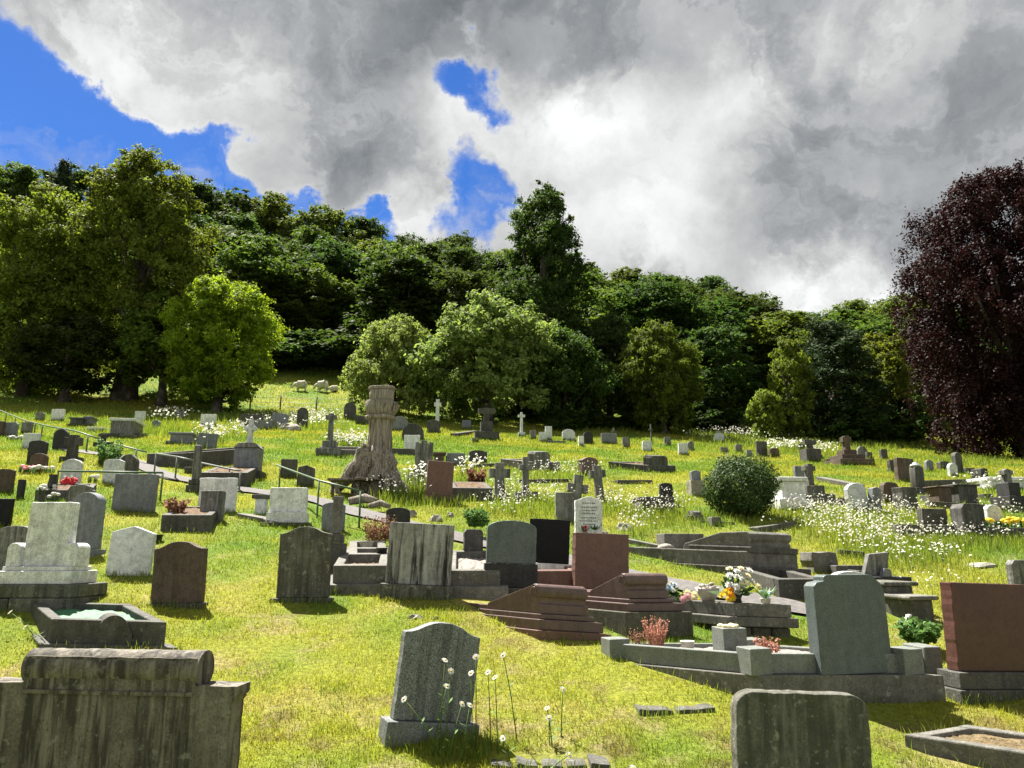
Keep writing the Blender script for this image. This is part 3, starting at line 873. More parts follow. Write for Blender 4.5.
# green, black and red headstones in the middle
HS(484, 535, 522, 597, 'segment', 'green', 'grey green granite headstone with low curved top on a mottled black base', yaw=6, roll=2, th=.13, plinth=[(.02, .27, .03, 'coal'), (.06, .10, .05, 'moss')])
HS(463, 483, 530, 565, 'chamfer', 'dark', 'small dark brown headstone beside a leafy plant, next to the green headstone', yaw=10, th=.16)
HS(527, 568, 520, 578, 'flat', 'black', 'glossy black square headstone standing on a thin white shelf base', yaw=-2, roll=3, lean=2, th=.09, plinth=[(.05, .08, .12, 'white'), (-.14, .10, -.06, 'redst')])
HS(571, 628, 535, 592, 'flat', 'redst', 'plain red granite headstone with square top behind the two desk graves', yaw=14, roll=2, th=.14, plinth=[(.02, .03, .02, 'redst')])
kerb_grave(525, 590, .7, 1.7, .22, 'redst', 'pinkish kerbed grave beside plain red headstone', yaw=12, pitch=8, infill='gravel')
HS(574, 602, 497, 540, 'ogee', 'white', 'pale headstone with engraved lines of lettering and small pots at its foot', yaw=4, th=.1, letters=7, roll=1)
HS(555, 575, 493, 522, 'flat', 'grey', 'plain square grey headstone just behind the engraved pale headstone', yaw=4, th=.1)
# --- the two desk graves
desk_grave(538, 640, .49, 1.95, 'plum', 'plum brown desk gravestone with carved scroll on three spreading steps, lower of two', yaw=8, skew=34, roll=4, h=.285,
           steps=((.025, .05, 'plum'), (.05, .10, 'plum'), (.045, .09, 'redst')))
desk_grave(627, 638, .43, 1.2, 'plum', 'taller plum desk gravestone with scroll raised on a rough mossy stone base', yaw=6, skew=30, roll=0, h=.25,
           steps=((.025, .04, 'plum'), (.05, .08, 'plum'), (.05, .24, 'mossbase')))
# --- double-stepped grave wall that carries the flowers
def flower_wall():
    p, s = at(737, 637)
    root = thing('kerbed_grave', 'two tier grey kerbed grave with bright bouquets standing on it', 'grave kerb', p, 0)
    Mx = frame_at(p, 4, 32, 0, 2)
    W = .58; L = 1.1
    for (x0, x1, y0, y1, z0, z1) in ((0, W, 0, .16, .12, .27), (0, W, L - .14, L, .12, .27), (0, .14, .162, L - .142, .12, .268), (W - .14, W, .162, L - .142, .12, .268)):
        o = MB().box(x0, x1, y0, y1, z0 + .075, z1 + .055).build('kerb_stone', M['kerb'], root, bevel=.01); bake(o, Mx, p)
    o = MB().box(-.08, W + .05, -.02, L + .05, .10, .193).build('plinth', M['kerb'], root, bevel=.01); bake(o, Mx, p)
    for k in range(3):
        o = MB().box(0 + k * W * .35, k * W * .35 + W * .29, .02, .35, -.4, .098).build('foundation_block', M['mossbase'], root, bevel=.015); bake(o, Mx, p)
    o = MB().box(-.02, W, .37, L - .1, -.4, .097).build('foundation_block', M['mossbase'], root, bevel=.015); bake(o, Mx, p)
    o = MB().box(.14, W - .14, .16, L - .14, .19, .27).build('infill', M['gravel'], root); bake(o, Mx, p)
    FOOT.append((p.x, p.y, None, None, Mx, (-.1, W + .1, -.05, L + .1)))
    return Mx, W
FWM, FWW = flower_wall()
# --- big grey-green grave at the right: kerbs, posts, gravel and headstone on a dark footing
def big_grave():
    p, s = at(757, 700)
    p = p + Vector((0, 0, .05))
    Mx = frame_at(p, 7, 42, -1, 1)
    W = 1.42; L = 1.45
    root = thing('kerbed_grave', 'large grey granite kerbed grave with corner posts and pale gravel, on an undercut plinth', 'grave kerb', p, 0)
    def put(n, mb, m, bv=.008):
        o = mb.build(n, M[m], root, bevel=bv); bake(o, Mx, p)
    put('plinth', MB().box(-.06, W + .08, -.10, L + .05, -.10, .14), 'kerb')
    put('footing', MB().box(.05, W + .05, -.07, L - .35, -.5, -.102), 'dkerb')
    z = .142
    put('kerb_stone', MB().box(.0, .12, .13, L - .12, z, z + .155), 'gkerb')
    put('kerb_stone', MB().box(W - .12, W, .13, L - .12, z, z + .155), 'gkerb')
    put('kerb_stone', MB().box(.13, W - .13, .0, .12, z, z + .155), 'gkerb')
    put('kerb_stone', MB().box(.13, W - .13, L - .12, L, z, z + .155), 'gkerb')
    for (a, c) in ((.06, .06), (W - .06, .06), (.06, L - .06), (W - .06, L - .06)):
        q = on(Mx, a, c, z - .004)
        MB().box(-.10, .10, -.10, .10, 0, .205).build('corner_post', M['gkerb'], root, bevel=.008, loc=q - p, rot=(0, 0, R(18)))
    b = MB(); n = 24; vs = []; fs = []
    for j in range(n + 1):
        for i in range(n + 1): vs.append((.12 + (W - .24) * i / n, .12 + (L - .24) * j / n, z + .12 + random.uniform(-.01, .01)))
    for j in range(n):
        for i in range(n):
            a = j * (n + 1) + i; fs.append((a, a + 1, a + n + 2, a + n + 1))
    b.add(vs, fs); put('gravel_bed', b, 'gravel', 0)
    FOOT.append((p.x, p.y, None, None, Mx, (-.12, W + .14, -.14, L + .1)))
    return Mx, W, L, z, p
M['gkerb'] = stone('polished_grey_kerb', (.115, .125, .115), .12, (.05, .055, .05), .1, speck=.4, rough=.5, moss=.05, var=.2, bump=.15)
BGM, BGW, BGL, BGZ, BGP = big_grave()
def big_headstone():
    p = on(BGM, .84, -.02, BGZ + .003); s = p.y / FOC * 1.03
    root = thing('headstone', 'tall grey green granite headstone with notched shoulders, standing on the large kerbed grave', 'gravestone', p, R(14))
    root.rotation_euler = (R(-1), R(0), R(14))
    W = .67; H = 88 * s
    a = W / 2; q = .1
    out = [(-a, 0), (a, 0), (a, H - .16), (a - .05, H - .1), (a - .07, H - .05), (a - .16, H), (-a + .16, H), (-a + .1, H - .045), (-a + .1, H - .08), (-a + .0, H - .1)]
    out = [(-a, 0), (a, 0), (a, H - .13), (a - .03, H - .07), (a - .10, H - .012), (a - .14, H), (-a + .13, H), (-a + .10, H - .015), (-a + .10, H - .05), (-a + .03, H - .06), (-a, H - .09)]
    MB().prism(out, -.02, .12).build('stone', M['green'], root, bevel=.006)
big_headstone()
def vase_block(x, y, w, h, label):
    p = on(BGM, x, y, BGZ + .115)
    root = thing('grave_vase', label, 'vase', p, R(12))
    MB().box(-w / 2, w / 2, -w / 2, w / 2, 0, h).build('block', M['gkerb'], root, bevel=.006)
    MB().box(-w / 2 - .03, w / 2 + .03, -w / 2 - .03, w / 2 + .03, -.02, .018).build('foot', M['gkerb'], root, bevel=.004)
    b = MB()
    for i in range(9): b.ball((random.uniform(-.06, .06), random.uniform(-.06, .06), h + .01), .03, 1, 1, .6, 7, 5, .2)
    b.build('pale_posy', M['petal_cream'], root)
vase_block(.34, .55, .215, .22, 'square granite flower block on the gravel of the large kerbed grave')
def pot(p, r, h, label, mat='pot_pale', name='flower_pot', flowers=None, grp=None):
    root = thing(name, label, 'pot', p, random.uniform(0, 3), grp)
    MB().lathe([(r * .72, 0), (r * .8, h * .1), (r, h * .9), (r * 1.08, h * .9), (r * 1.08, h), (r * .92, h), (r * .9, h * .85), (.001, h * .83)], 16).build('pot', M[mat], root)
    if flowers:
        b = MB(); 
        for i in range(flowers[1]):
            a = random.uniform(0, 6.3); q = r * math.sqrt(random.random()) * 1.3
            b.ball((q * math.cos(a), q * math.sin(a), h + random.uniform(.02, .09)), flowers[2], 1, 1, .7, 7, 5, .25)
        b.build('blossoms', M[flowers[0]], root)
        b = MB()
        for i in range(14):
            a = random.uniform(0, 6.3); L = random.uniform(.08, .16)
            q = Vector((math.cos(a), math.sin(a), .9)) * L; n = Vector((-math.sin(a), math.cos(a), 0)) * .018
            base = Vector((0, 0, h * .8))
            b.add([base, base + q * .5 + n, base + q, base + q * .5 - n], [(0, 1, 2, 3)])
        b.build('foliage', M['leaf'], root)
    return root
pot(on(BGM, .34, .95, BGZ + .115), .06, .085, 'small pale bowl pot on the gravel of the large kerbed grave')

def tuft_plant(p, n, h, spread, mat, label, name='grave_plant', cat='plant', wide=.012, droop=.3, grp=None, leafy=False, parent=None):
    V = []; F = []; T = []
    for i in range(n):
        a = random.uniform(0, 6.3); q = spread * math.sqrt(random.random())
        b0 = Vector((q * math.cos(a) * .6, q * math.sin(a) * .6, 0))
        L = h * random.uniform(.6, 1.1); d = Vector((math.cos(a) * q / spread * droop * L, math.sin(a) * q / spread * droop * L, L))
        w = Vector((-math.sin(a + .7), math.cos(a + .7), 0)) * wide
        t = random.uniform(.6, 1.3)
        if not leafy:
            k = len(V); V += [b0 - w * .5, b0 + w * .5, b0 + d * .6 + w * .6, b0 + d, b0 + d * .6 - w * .6]
            F += [(k, k + 1, k + 2, k + 4), (k + 4, k + 2, k + 3, k + 3)]; T += [t] * 5
            for j in range(5):                                       # small florets or leaflets up the stem
                f = random.uniform(.4, 1); c = b0 + d * f; r = wide * 1.4
                o = Vector((random.uniform(-1, 1), random.uniform(-1, 1), random.uniform(-.2, 1))).normalized() * r * 1.6
                u = o.orthogonal().normalized() * r
                k = len(V); V += [c, c + o * .6 + u, c + o * 1.6, c + o * .6 - u]; F += [(k, k + 1, k + 2, k + 3)]; T += [t * random.uniform(.7, 1.3)] * 4
        else:
            for j in range(6):
                f = random.uniform(.25, 1); c = b0 + d * f
                o = Vector((random.uniform(-1, 1), random.uniform(-1, 1), random.uniform(-.3, .8))).normalized() * wide * 2.2
                u = o.cross(Vector((random.uniform(-1, 1), random.uniform(-1, 1), random.uniform(-1, 1)))).normalized() * wide
                k = len(V); V += [c, c + o * .5 + u, c + o, c + o * .5 - u]; F += [(k, k + 1, k + 2, k + 3)]; T += [t * random.uniform(.7, 1.3)] * 4
    me = bpy.data.meshes.new(name)
    F2 = [tuple(dict.fromkeys(f)) for f in F]
    me.from_pydata([tuple(v) for v in V], [], F2)
    at_ = me.color_attributes.new('tint', 'FLOAT_COLOR', 'POINT')
    for i, t in enumerate(T): at_.data[i].color = (t, t, t, 1)
    o = link_mesh(name, me, M[mat], parent)
    if parent is None: o.location = p; tag(o, label, cat, grp)
    else: o.location = p
    return o
tuft_plant(on(BGM, .30, 1.22, BGZ + .115), 90, .26, .10, 'copper', 'coral red feathery plant growing at the back corner of the large kerbed grave', wide=.0055)
tuft_plant(on(BGM, .22, 1.32, BGZ + .115), 26, .16, .10, 'rusty', 'low buff plant tuft next to the coral red feathery plant', wide=.006)
tuft_plant(on(BGM, .42, .28, BGZ + .115), 50, .15, .13, 'copper', 'low coral red plant tucked beside the tall grey green headstone', wide=.007)
p_ = on(BGM, 1.26, .5, BGZ + .115); tuft_plant(p_, 60, .25, .09, 'copper', 'upright copper leaved plant between tall green headstone and the planter', wide=.018, leafy=True)
# red granite headstone on the far right
HS(950, 1024, 588, 697, 'flat', 'red', 'polished red granite headstone with square top, tilting, on a dark stepped footing', yaw=12, roll=2, th=.13, plinth=[(.05, .13, .06, 'dkerb'), (.03, .06, .03, 'dkerb')])
HS(1016, 1040, 588, 660, 'flat', 'slate', 'blue grey headstone cut off by the picture edge beside the red granite one', yaw=10, th=.1)
blockpx(897, 927, 656, 682, 'gkerb', 'small grey granite block next to the tall grey green headstone', D=.2, yaw=8, name='stone_block')
blockpx(927, 946, 649, 681, 'gkerb', 'upright dark granite planter block holding a green plant', D=.3, yaw=8, name='planter')
p_, s_ = at(926, 655); tuft_plant(p_ + Vector((.0, .1, .06)), 90, .22, .2, 'plantleaf', 'bushy bright green plant between the two large granite headstones', wide=.028, leafy=True)
# grave lantern
def lantern():
    p, s = at(911, 636)
    root = thing('grave_lantern', 'small dark grave lantern with a white domed lid', 'lantern', p, 0)
    r = 9.5 * s
    MB().lathe([(r * .8, 0), (r, .02), (r, .10), (r * .9, .12)], 10).build('body', M['pot_dark'], root)
    MB().lathe([(r * 1.15, .12), (r * 1.2, .13), (r * .5, .165), (r * .3, .18), (r * .3, .20), (.002, .205)], 14).build('lid', M['pot_pale'], root)
lantern()
chest_tomb(885, 925, 583, 614, 'moss', 'boxy mossy stone tomb behind the tall grey green headstone', yaw=10, D=.6, base=False, lid=.05)
chest_tomb(911, 945, 597, 625, 'dkerb', 'low bench like stone grave with thin pale top slab', yaw=10, D=.5, base=False, lid=.05, lid_mat='kerb', name='low_tomb')
def book_memorial():
    p, s = at(889, 585)
    root = thing('book_memorial', 'leaning open slab memorial on a black base behind the boxy tomb', 'gravestone', p, R(12))
    k = s
    MB().prism([(-20 * k, 8 * k), (6 * k, 8 * k), (12 * k, 32 * k), (-12 * k, 30 * k)], .12, .20).build('slab', M['grey'], root, bevel=.01)
    MB().box(-24 * k, 26 * k, -.02, .5, -.3, 7.6 * k).build('base', M['coal'], root, bevel=.01)
    MB().prism([(-6 * k, 7.7 * k), (5 * k, 7.7 * k), (4 * k, 15 * k), (-3 * k, 16 * k)], .0, .07).build('flower_block', M['slate'], root, bevel=.006)
book_memorial()
HS(832, 866, 572, 590, 'segment', 'pale', 'low pale arched stone peeping over the top of the tall grey green headstone', yaw=8, th=.14)
kerb_grave(780, 599, .62, 1.0, .22, 'dkerb', 'dark kerbed grave with plain upright front, uphill of the tall grey green headstone', yaw=8, skew=2, pitch=6, infill='soil')
blockpx(812, 840, 553, 573, 'kerb', 'squat weathered stone block with sloping top beside the dark kerbed grave', D=.3, wob=.02, name='grave_block')
blockpx(836, 866, 566, 577, 'dkerb', 'low dark kerb stone behind the squat weathered block', D=.15, name='kerb_stone', cat='kerb stone')
HS(1010, 1034, 561, 592, 'chamfer', 'grey', 'grey headstone with cut corners at picture edge uphill of the red one', yaw=6, th=.12)
rockpx(968, 1003, 556, 567, 'rock', 'flat pale slab of rock lying in the long grass', name='flat_rock', flat=.5)
rockpx(870, 888, 560, 569, 'rock', 'grey boulder beside the leaning open slab memorial', name='boulder')
# kerb remnants at the front
M['straw'] = plain('dry_straw_turf', (.15, .115, .065), .95, .45, 30, .1, .9)
kerb_grave(905, 747, 1.35, .6, .08, 'kerb', 'low mossy kerbed grave of dry grass at the lower picture edge', yaw=-34, skew=-36, pitch=2, roll=2, infill='straw', infill_z=.55, kt=.09)
def broken_slabs(x0, x1, y, label, n=4, D=.32, yaw=6):
    p, s = at((x0 + x1) / 2, y)
    root = thing('broken_slab', label, 'slab', p, R(yaw))
    W = (x1 - x0) * s; x = -W / 2
    for i in range(n):
        w = W / n * random.uniform(.92, 1.06)
        MB().prism(rough_outline([(x, -.1), (x + w - .012, -.1), (x + w - .02, .03 + random.uniform(-.01, .015)), (x + .01, .03 + random.uniform(-.01, .02))], .06, .006), random.uniform(0, .02), D * random.uniform(.88, 1)).build('fragment', M['dkerb'], root, bevel=.008)
        x += w
    FOOT.append((p.x, p.y, W / 2, -.02, D, R(yaw)))
broken_slabs(638, 720, 716, 'cracked flat slab lying in the grass below the large kerbed grave', 2, .22, 4)
broken_slabs(490, 615, 771, 'row of flat broken kerb pieces half sunk in turf by the daisies', 5, .25, 2)
rockpx(406, 422, 614, 621, 'rock', 'small grey stone lying on the lawn below the drip stained headstone', name='loose_stone')
rockpx(430, 440, 617, 622, 'dkerb', 'tiny dark stone on the lawn near the small grey stone', name='loose_stone')
# --- pots and posies on the near graves
pot(at(155, 542)[0], .10, .10, 'low dark pot of green leaves beside the smooth pale headstone', 'pot_dark')
pot(at(381, 572)[0] + Vector((0, 0, .1)), .07, .2, 'tall dark pot against the drip stained headstone', 'pot_dark')
pot(at(366, 556)[0] + Vector((0, 0, .12)), .10, .08, 'wide pale bowl in front of rusty bush', 'pot_pale')
p_, s_ = at(378, 548); tuft_plant(p_, 260, .42, .24, 'rusty', 'rusty red bush growing beside the small black headstone', cat='bush', name='small_bush', wide=.013, leafy=True)
p_, s_ = at(476, 540); tuft_plant(p_ + Vector((0, .15, .15)), 80, .32, .2, 'plantleaf', 'leafy dark green plant over the small dark brown headstone', cat='bush', name='small_bush', wide=.03, leafy=True)
pot(at(584, 538)[0] + Vector((0, -.1, 0)), .05, .09, 'small dark pot of red flowers at the foot of engraved pale headstone', 'pot_dark', flowers=('petal_red', 8, .02))
pot(at(594, 538)[0] + Vector((0, -.1, 0)), .05, .09, 'dark pot of pink flowers at the foot of engraved pale headstone', 'pot_dark', flowers=('petal_pink', 7, .018))
rockpx(600, 612, 529, 541, 'moss', 'squat mossy stone beside the engraved pale headstone', name='boulder')

# bouquets on the two-tier grave
def bouquet(p, items, label, r, h, vase='pot_dark', rows=None):
    root = thing('bouquet', label, 'flowers', p, 0)
    MB().lathe([(.06, 0), (.07, .02), (.055, h * .3), (.075, h * .45), (.07, h * .45), (.002, h * .4)], 14).build('vase', M[vase], root)
    b = MB()
    for i in range(60):
        a = random.uniform(0, 6.3); el = random.uniform(.1, 1.4); L = r * random.uniform(.5, 1.0)
        d = Vector((math.cos(a) * math.cos(el), math.sin(a) * math.cos(el), math.sin(el)))
        n = d.orthogonal().normalized() * .03
        c = Vector((0, 0, h * .4))
        b.add([c + d * L * .3, c + d * L * .7 + n, c + d * L * 1.05, c + d * L * .7 - n], [(0, 1, 2, 3)])
    b.build('foliage', M['leaf'], root)
    for (nm, mt, x, y, z, q) in items:
        b = MB()
        for ring, (k, rr, tz) in enumerate(((9, 1.0, .05), (7, .72, .3), (5, .4, .5))):   # overlapping petals
            for j in range(k):
                w = 2 * math.pi * (j + .5 * ring) / k + random.uniform(-.1, .1)
                d = Vector((math.cos(w), math.sin(w), 0)); t = Vector((-math.sin(w), math.cos(w), 0))
                L = q * rr
                b.add([(d * L * .1), (d * L * .6 + t * L * .38 + Vector((0, 0, q * tz * .8))), (d * L + Vector((0, 0, q * (tz + .12)))), (d * L * .6 - t * L * .38 + Vector((0, 0, q * tz * .8)))], [(0, 1, 2, 3)], True)
        b.ball((0, 0, q * .15), q * .42, 1, 1, .8, 7, 5, .2)
        f = b.build(nm, M[mt], root)
        f.location = (x, y, z)
        d = Vector((x * 1.3, y * 1.3 - .12, z - h * .35 + .05)).normalized()
        f.rotation_euler = d.to_track_quat('Z', 'Y').to_euler()
    return root
def spread(n, cx, cz, rx, rz, nm, mts, q0, q1, y0=-.1):
    out = []
    for i in range(n):
        a = 2.4 * i; u = math.sqrt((i + .5) / n)
        out.append((nm, mts[i % len(mts)], cx + rx * u * math.cos(a), y0 * (1 - u * .5) + random.uniform(-.05, .05), cz + rz * u * math.sin(a), random.uniform(q0, q1)))
    return out
pw = on(FWM, FWW * .25, .16, .26)
bouquet(pw, spread(17, .03, .30, .15, .13, 'white_bloom', ['petal_white', 'petal_white', 'petal_cream'], .036, .05) + spread(6, -.10, .15, .06, .07, 'orange_bloom', ['petal_orange', 'petal_yellow', 'petal_yellow'], .035, .045, -.14) + spread(2, .20, .22, .03, .04, 'yellow_bloom', ['petal_cream'], .04, .05),
        'tall bouquet of white blooms above bright orange ones on the two tier grave', .26, .34)
pw = on(FWM, .10, .75, .26)
bouquet(pw, spread(7, .02, .08, .10, .06, 'cream_bloom', ['petal_cream', 'petal_pink', 'petal_yellow'], .045, .055, -.1), 'low posy of cream and pink blooms beside the tall bouquet', .14, .12, 'pot_pale')
pw = on(FWM, .08, .98, .26)
bouquet(pw, spread(9, -.03, .19, .09, .08, 'pale_blue_bloom', ['petal_blue', 'petal_white'], .03, .04, -.1), 'airy posy of pale blue and white blooms behind the cream posy', .16, .2, 'pot_pale')
pw = on(FWM, .12, .48, .26)
def wrapped():
    root = thing('wrapped_flowers', 'faded bouquet still in crumpled wrapping between the bright bouquets', 'flowers', pw, .3)
    b = MB(); b.lathe([(.03, 0), (.06, .05), (.10, .14), (.13, .2), (.09, .19), (.002, .12)], 14, wob=lambda w, z: 1 + .14 * math.sin(5 * w) + .08 * math.sin(9 * w)); b.build('wrapping', M['wrap'], root)
    b = MB()
    for i in range(8): b.ball((random.uniform(-.07, .07), random.uniform(-.07, .07), .2 + random.uniform(-.02, .03)), .03, 1, 1, .7, 7, 5, .3)
    b.build('faded_blooms', M['rock'], root)
wrapped()
pw = on(FWM, .38, .07, .315)
pot(pw, .05, .06, 'tiny silvery pot of pale sprigs next to the tall bouquet', 'pot_pale', flowers=('petal_blue', 6, .016))

# --- desk grave and kerbs further right in the middle distance
kg, Mx, p0 = kerb_grave(748, 578, .74, 1.9, .20, 'kerb', 'long grey kerbed grave with stones on its bed and a sloping desk stone', yaw=12, skew=34, pitch=2, infill='gravel', plinth=.14, pmat='dkerb', infill_z=.8, roll=2)
def long_desk(Mx, p):
    root = thing('desk_gravestone', 'sloping grey desk gravestone at the end of the long kerbed grave', 'gravestone', p, 0)
    prof = [(.02, .34), (1.05, .34), (1.0, .42), (.45, .58), (.06, .60), (.0, .57), (.0, .50), (.04, .46), (.02, .44)]
    b = MB().prism_x(prof, .08, .68); o = b.build('sloping_cover', M['kerb'], root, bevel=.012); bake(o, Mx, p)
    o = MB().box(.03, .73, -.03, .9, .32, .40).build('base', M['dkerb'], root, bevel=.012); bake(o, Mx, p)
long_desk(Mx, p0)
for i, (x, y, sx, lab) in enumerate(((.25, 1.5, .11, 'rounded pale stone lying on the far end of long kerbed grave'), (.45, 1.2, .09, 'smaller rounded stone lying in the middle of long kerbed grave'))):
    b = MB().ball((0, 0, .04), sx, 1.2, 1, .6, 9, 6, .15).build('loose_stone', M['rock'], None); b.location = on(Mx, x, y, .30); tag(b, lab, 'stone')
blockpx(664, 706, 534, 551, 'kerb', 'pale upright kerb block behind the long kerbed grave', D=.35, yaw=10, name='kerb_block', cat='kerb stone')
blockpx(704, 714, 541, 551, 'dkerb', 'short dark stub of stone beside the pale upright kerb block', D=.3, yaw=10, name='kerb_block', cat='kerb stone')
def line_kerb(pts, h, w, mat, label, name='kerb_line', cat='kerb stone'):
    """a run of buried kerb between ground points"""
    P = [at(*q)[0] for q in pts]
    root = P[0]
    b = MB()
    for i in range(len(P) - 1):
        d = P[i + 1] - P[i]; d.z = 0; n = Vector((-d.y, d.x, 0)).normalized() * w; d = d.normalized() * .004
        A = P[i] - root + (d if i else Vector()); B = P[i + 1] - root - d
        lo = [A - Vector((0, 0, .3)), B - Vector((0, 0, .3)), B + n - Vector((0, 0, .3)), A + n - Vector((0, 0, .3))]
        hi = [A + Vector((0, 0, h)), B + Vector((0, 0, h)), B + n + Vector((0, 0, h)), A + n + Vector((0, 0, h))]
        b.hexa(lo, hi)
    o = b.build(name, M[mat], None, bevel=.012); o.location = root
    return tag(o, label, cat)
line_kerb([(600, 538), (664, 551)], .07, .14, 'kerb', 'sunken kerb running from the engraved pale headstone toward the kerb block')
line_kerb([(692, 557), (660, 551)], .05, .14, 'kerb', 'sunken kerb end in front of the pale upright kerb block') 
line_kerb([(700, 523), (735, 525)], .05, .2, 'dkerb', 'sunken kerb below the round clipped shrub')
blockpx(712, 722, 517, 526, 'kerb', 'small cube of stone on the turf below the round clipped shrub', D=.2, name='kerb_block', cat='kerb stone')
# --- middle distance, left
HS(115, 155, 474, 512, 'flat', 'slate', 'broad blue grey headstone behind the square loop of railing', yaw=-4, roll=1, th=.12)
HS(200, 236, 478, 512, 'flat', 'white', 'broad pale headstone standing behind a smaller stained one', yaw=2, th=.1)
HS(201, 224, 491, 522, 'flat', 'grey', 'small streaked headstone in front of the broad pale headstone', yaw=-4, th=.16)
HS(270, 307, 488, 525, 'flat', 'white', 'clean white square headstone on a white base beside the handrail', yaw=4, th=.1, plinth=[(.02, .17, .08, 'white'), (.06, .03, .1, 'dark')])
def mushroom():
    p, s = at(259, 514)
    root = thing('pedestal_stone', 'small pale pedestal with a flat dark cap beside the clean white headstone', 'gravestone', p, 0)
    MB().prism([(-6 * s, -.2), (6 * s, -.2), (4.5 * s, 10 * s), (5 * s, 15 * s), (-5 * s, 15 * s), (-4.5 * s, 10 * s)], 0, .2).build('pedestal', M['pale'], root, bevel=.01)
    MB().box(-8 * s, 8 * s, -.04, .25, 15.1 * s, 19 * s).build('cap', M['dark'], root, bevel=.012)
mushroom()
kg, Mx, p0 = kerb_grave(160, 531, .75, 1.5, .24, 'dkerb', 'dark crumbling kerbed grave with dead flowers in front of small streaked headstone', yaw=2, skew=14, pitch=8, infill='soil', infill_z=.9)
tuft_plant(on(Mx, .12, .6, .2), 40, .2, .2, 'rusty', 'withered brown flowers on the dark crumbling grave', wide=.02)
line_kerb([(236, 518), (262, 523), (270, 527)], .08, .5, 'kerb', 'flat pale kerb in front of the mushroom shaped pedestal')
HS(67, 93, 485, 520, 'shoulder', 'grey', 'grey headstone with rounded shoulders behind the domed blue grey one', yaw=0, th=.1)
kg, Mx, p0 = kerb_grave(34, 501, .95, 1.2, .2, 'dkerb', 'dark kerbed grave bearing white flowers and a black vase', yaw=4, skew=20, pitch=10, infill='soil', infill_z=.9)
def vase(p, r, h, label, mat='pot_dark'):
    o = MB().lathe([(r * .7, 0), (r, h * .25), (r * .75, h * .8), (r, h), (r * .8, h), (.001, h * .9)], 12).build('vase', M[mat], None)
    o.location = p; return tag(o, label, 'vase')
vase(on(Mx, .25, .2, .2), .08, .26, 'black stone vase on the dark kerbed grave with white flowers')
def flower_tufts(p, n, r, q, mat, label, name='posy', stem=.12):
    root = thing(name, label, 'flowers', p, 0)
    b = MB()
    for i in range(n):
        a = random.uniform(0, 6.3); d = r * math.sqrt(random.random())
        b.ball((d * math.cos(a), d * math.sin(a), stem + random.uniform(-.03, .04)), q, 1, 1, .7, 7, 5, .25)
    b.build('blossoms', M[mat], root)
    b = MB()
    for i in range(n * 2):
        a = random.uniform(0, 6.3); d = r * math.sqrt(random.random()); 
        c = Vector((d * math.cos(a), d * math.sin(a), 0)); t = Vector((math.cos(a), math.sin(a), 0)) * .025
        b.add([c - t, c + t, c + t * .6 + Vector((0, 0, stem)), c - t * .6 + Vector((0, 0, stem))], [(0, 1, 2, 3)])
    b.build('foliage', M['leaf'], root)
    return root
flower_tufts(on(Mx, .18, .1, .1), 8, .16, .045, 'petal_white', 'white flowers lying on the dark kerbed grave near the tall post')
flower_tufts(at(53, 502)[0], 4, .08, .04, 'petal_white', 'two white blooms on the grass just above the white memorial')
block(18, 499, .1, .1, .36, 'coal', 'short dark wooden post standing in the grass beside brown headstone', name='marker_post', cat='post', yaw=0)
HS(-3, 13, 469, 493, 'segment', 'brown', 'brown headstone cut by the picture edge, next to the short dark post', yaw=8, th=.12)
HS(29, 46, 440, 466, 'segment', 'coal', 'black headstone with arched top standing behind a rounded brown one', yaw=2, th=.1)
HS(31, 47, 453, 471, 'softround', 'brown', 'rounded brown headstone with red and white flowers at its foot', yaw=2, th=.1)
flower_tufts(at(33, 473)[0], 8, .16, .05, 'petal_red', 'red flowers at the foot of the rounded brown headstone')
flower_tufts(at(43, 474)[0] , 11, .24, .055, 'petal_white', 'spray of white flowers beside the red ones at rounded brown headstone')
flower_tufts(at(27, 473)[0] , 7, .2, .05, 'petal_pink', 'pinkish flowers at the other side of the red ones by rounded brown headstone')
HS(62, 81, 459, 486, 'softround', 'pale', 'pale headstone with a large red heart of flowers before it', yaw=0, th=.1)
def heart():
    p, s = at(71, 489)
    root = thing('floral_heart', 'red flower heart tribute leaning on the pale headstone', 'flowers', p, 0)
    b = MB(); k = s
    for i in range(70):
        u = random.uniform(-1, 1); w = random.random()
        top = .75 + .25 * math.sin(abs(u) * math.pi); bot = abs(u) * .6
        z = (bot + (top - bot) * w)
        b.ball((u * 7.2 * k, -.12 + .05 * w, z * 11 * k), 1.5 * k, 1, 1, .9, 6, 4, .25)
    b.build('blossoms', M['petal_red'], root)
    b = MB()
    for u in (-.5, .5): b.ball((u * 7 * k, -.14, 11.4 * k), 1.1 * k)
    b.build('white_blooms', M['petal_white'], root)
    MB().box(-1 * k, 1 * k, -.06, -.02, -.05, 9 * k).build('stand', M['stem'], root)
heart()
HS(104, 123, 459, 485, 'segment', 'pale', 'pale green headstone at the end of the railing loop', yaw=2, th=.1)
HS(120, 138, 454, 476, 'round', 'dark', 'dark stone with fully rounded top behind the broad blue grey headstone', yaw=2, th=.16)
flower_tufts(at(92, 483)[0], 5, .1, .045, 'petal_white', 'little white posy alone on the grass inside the railing loop')
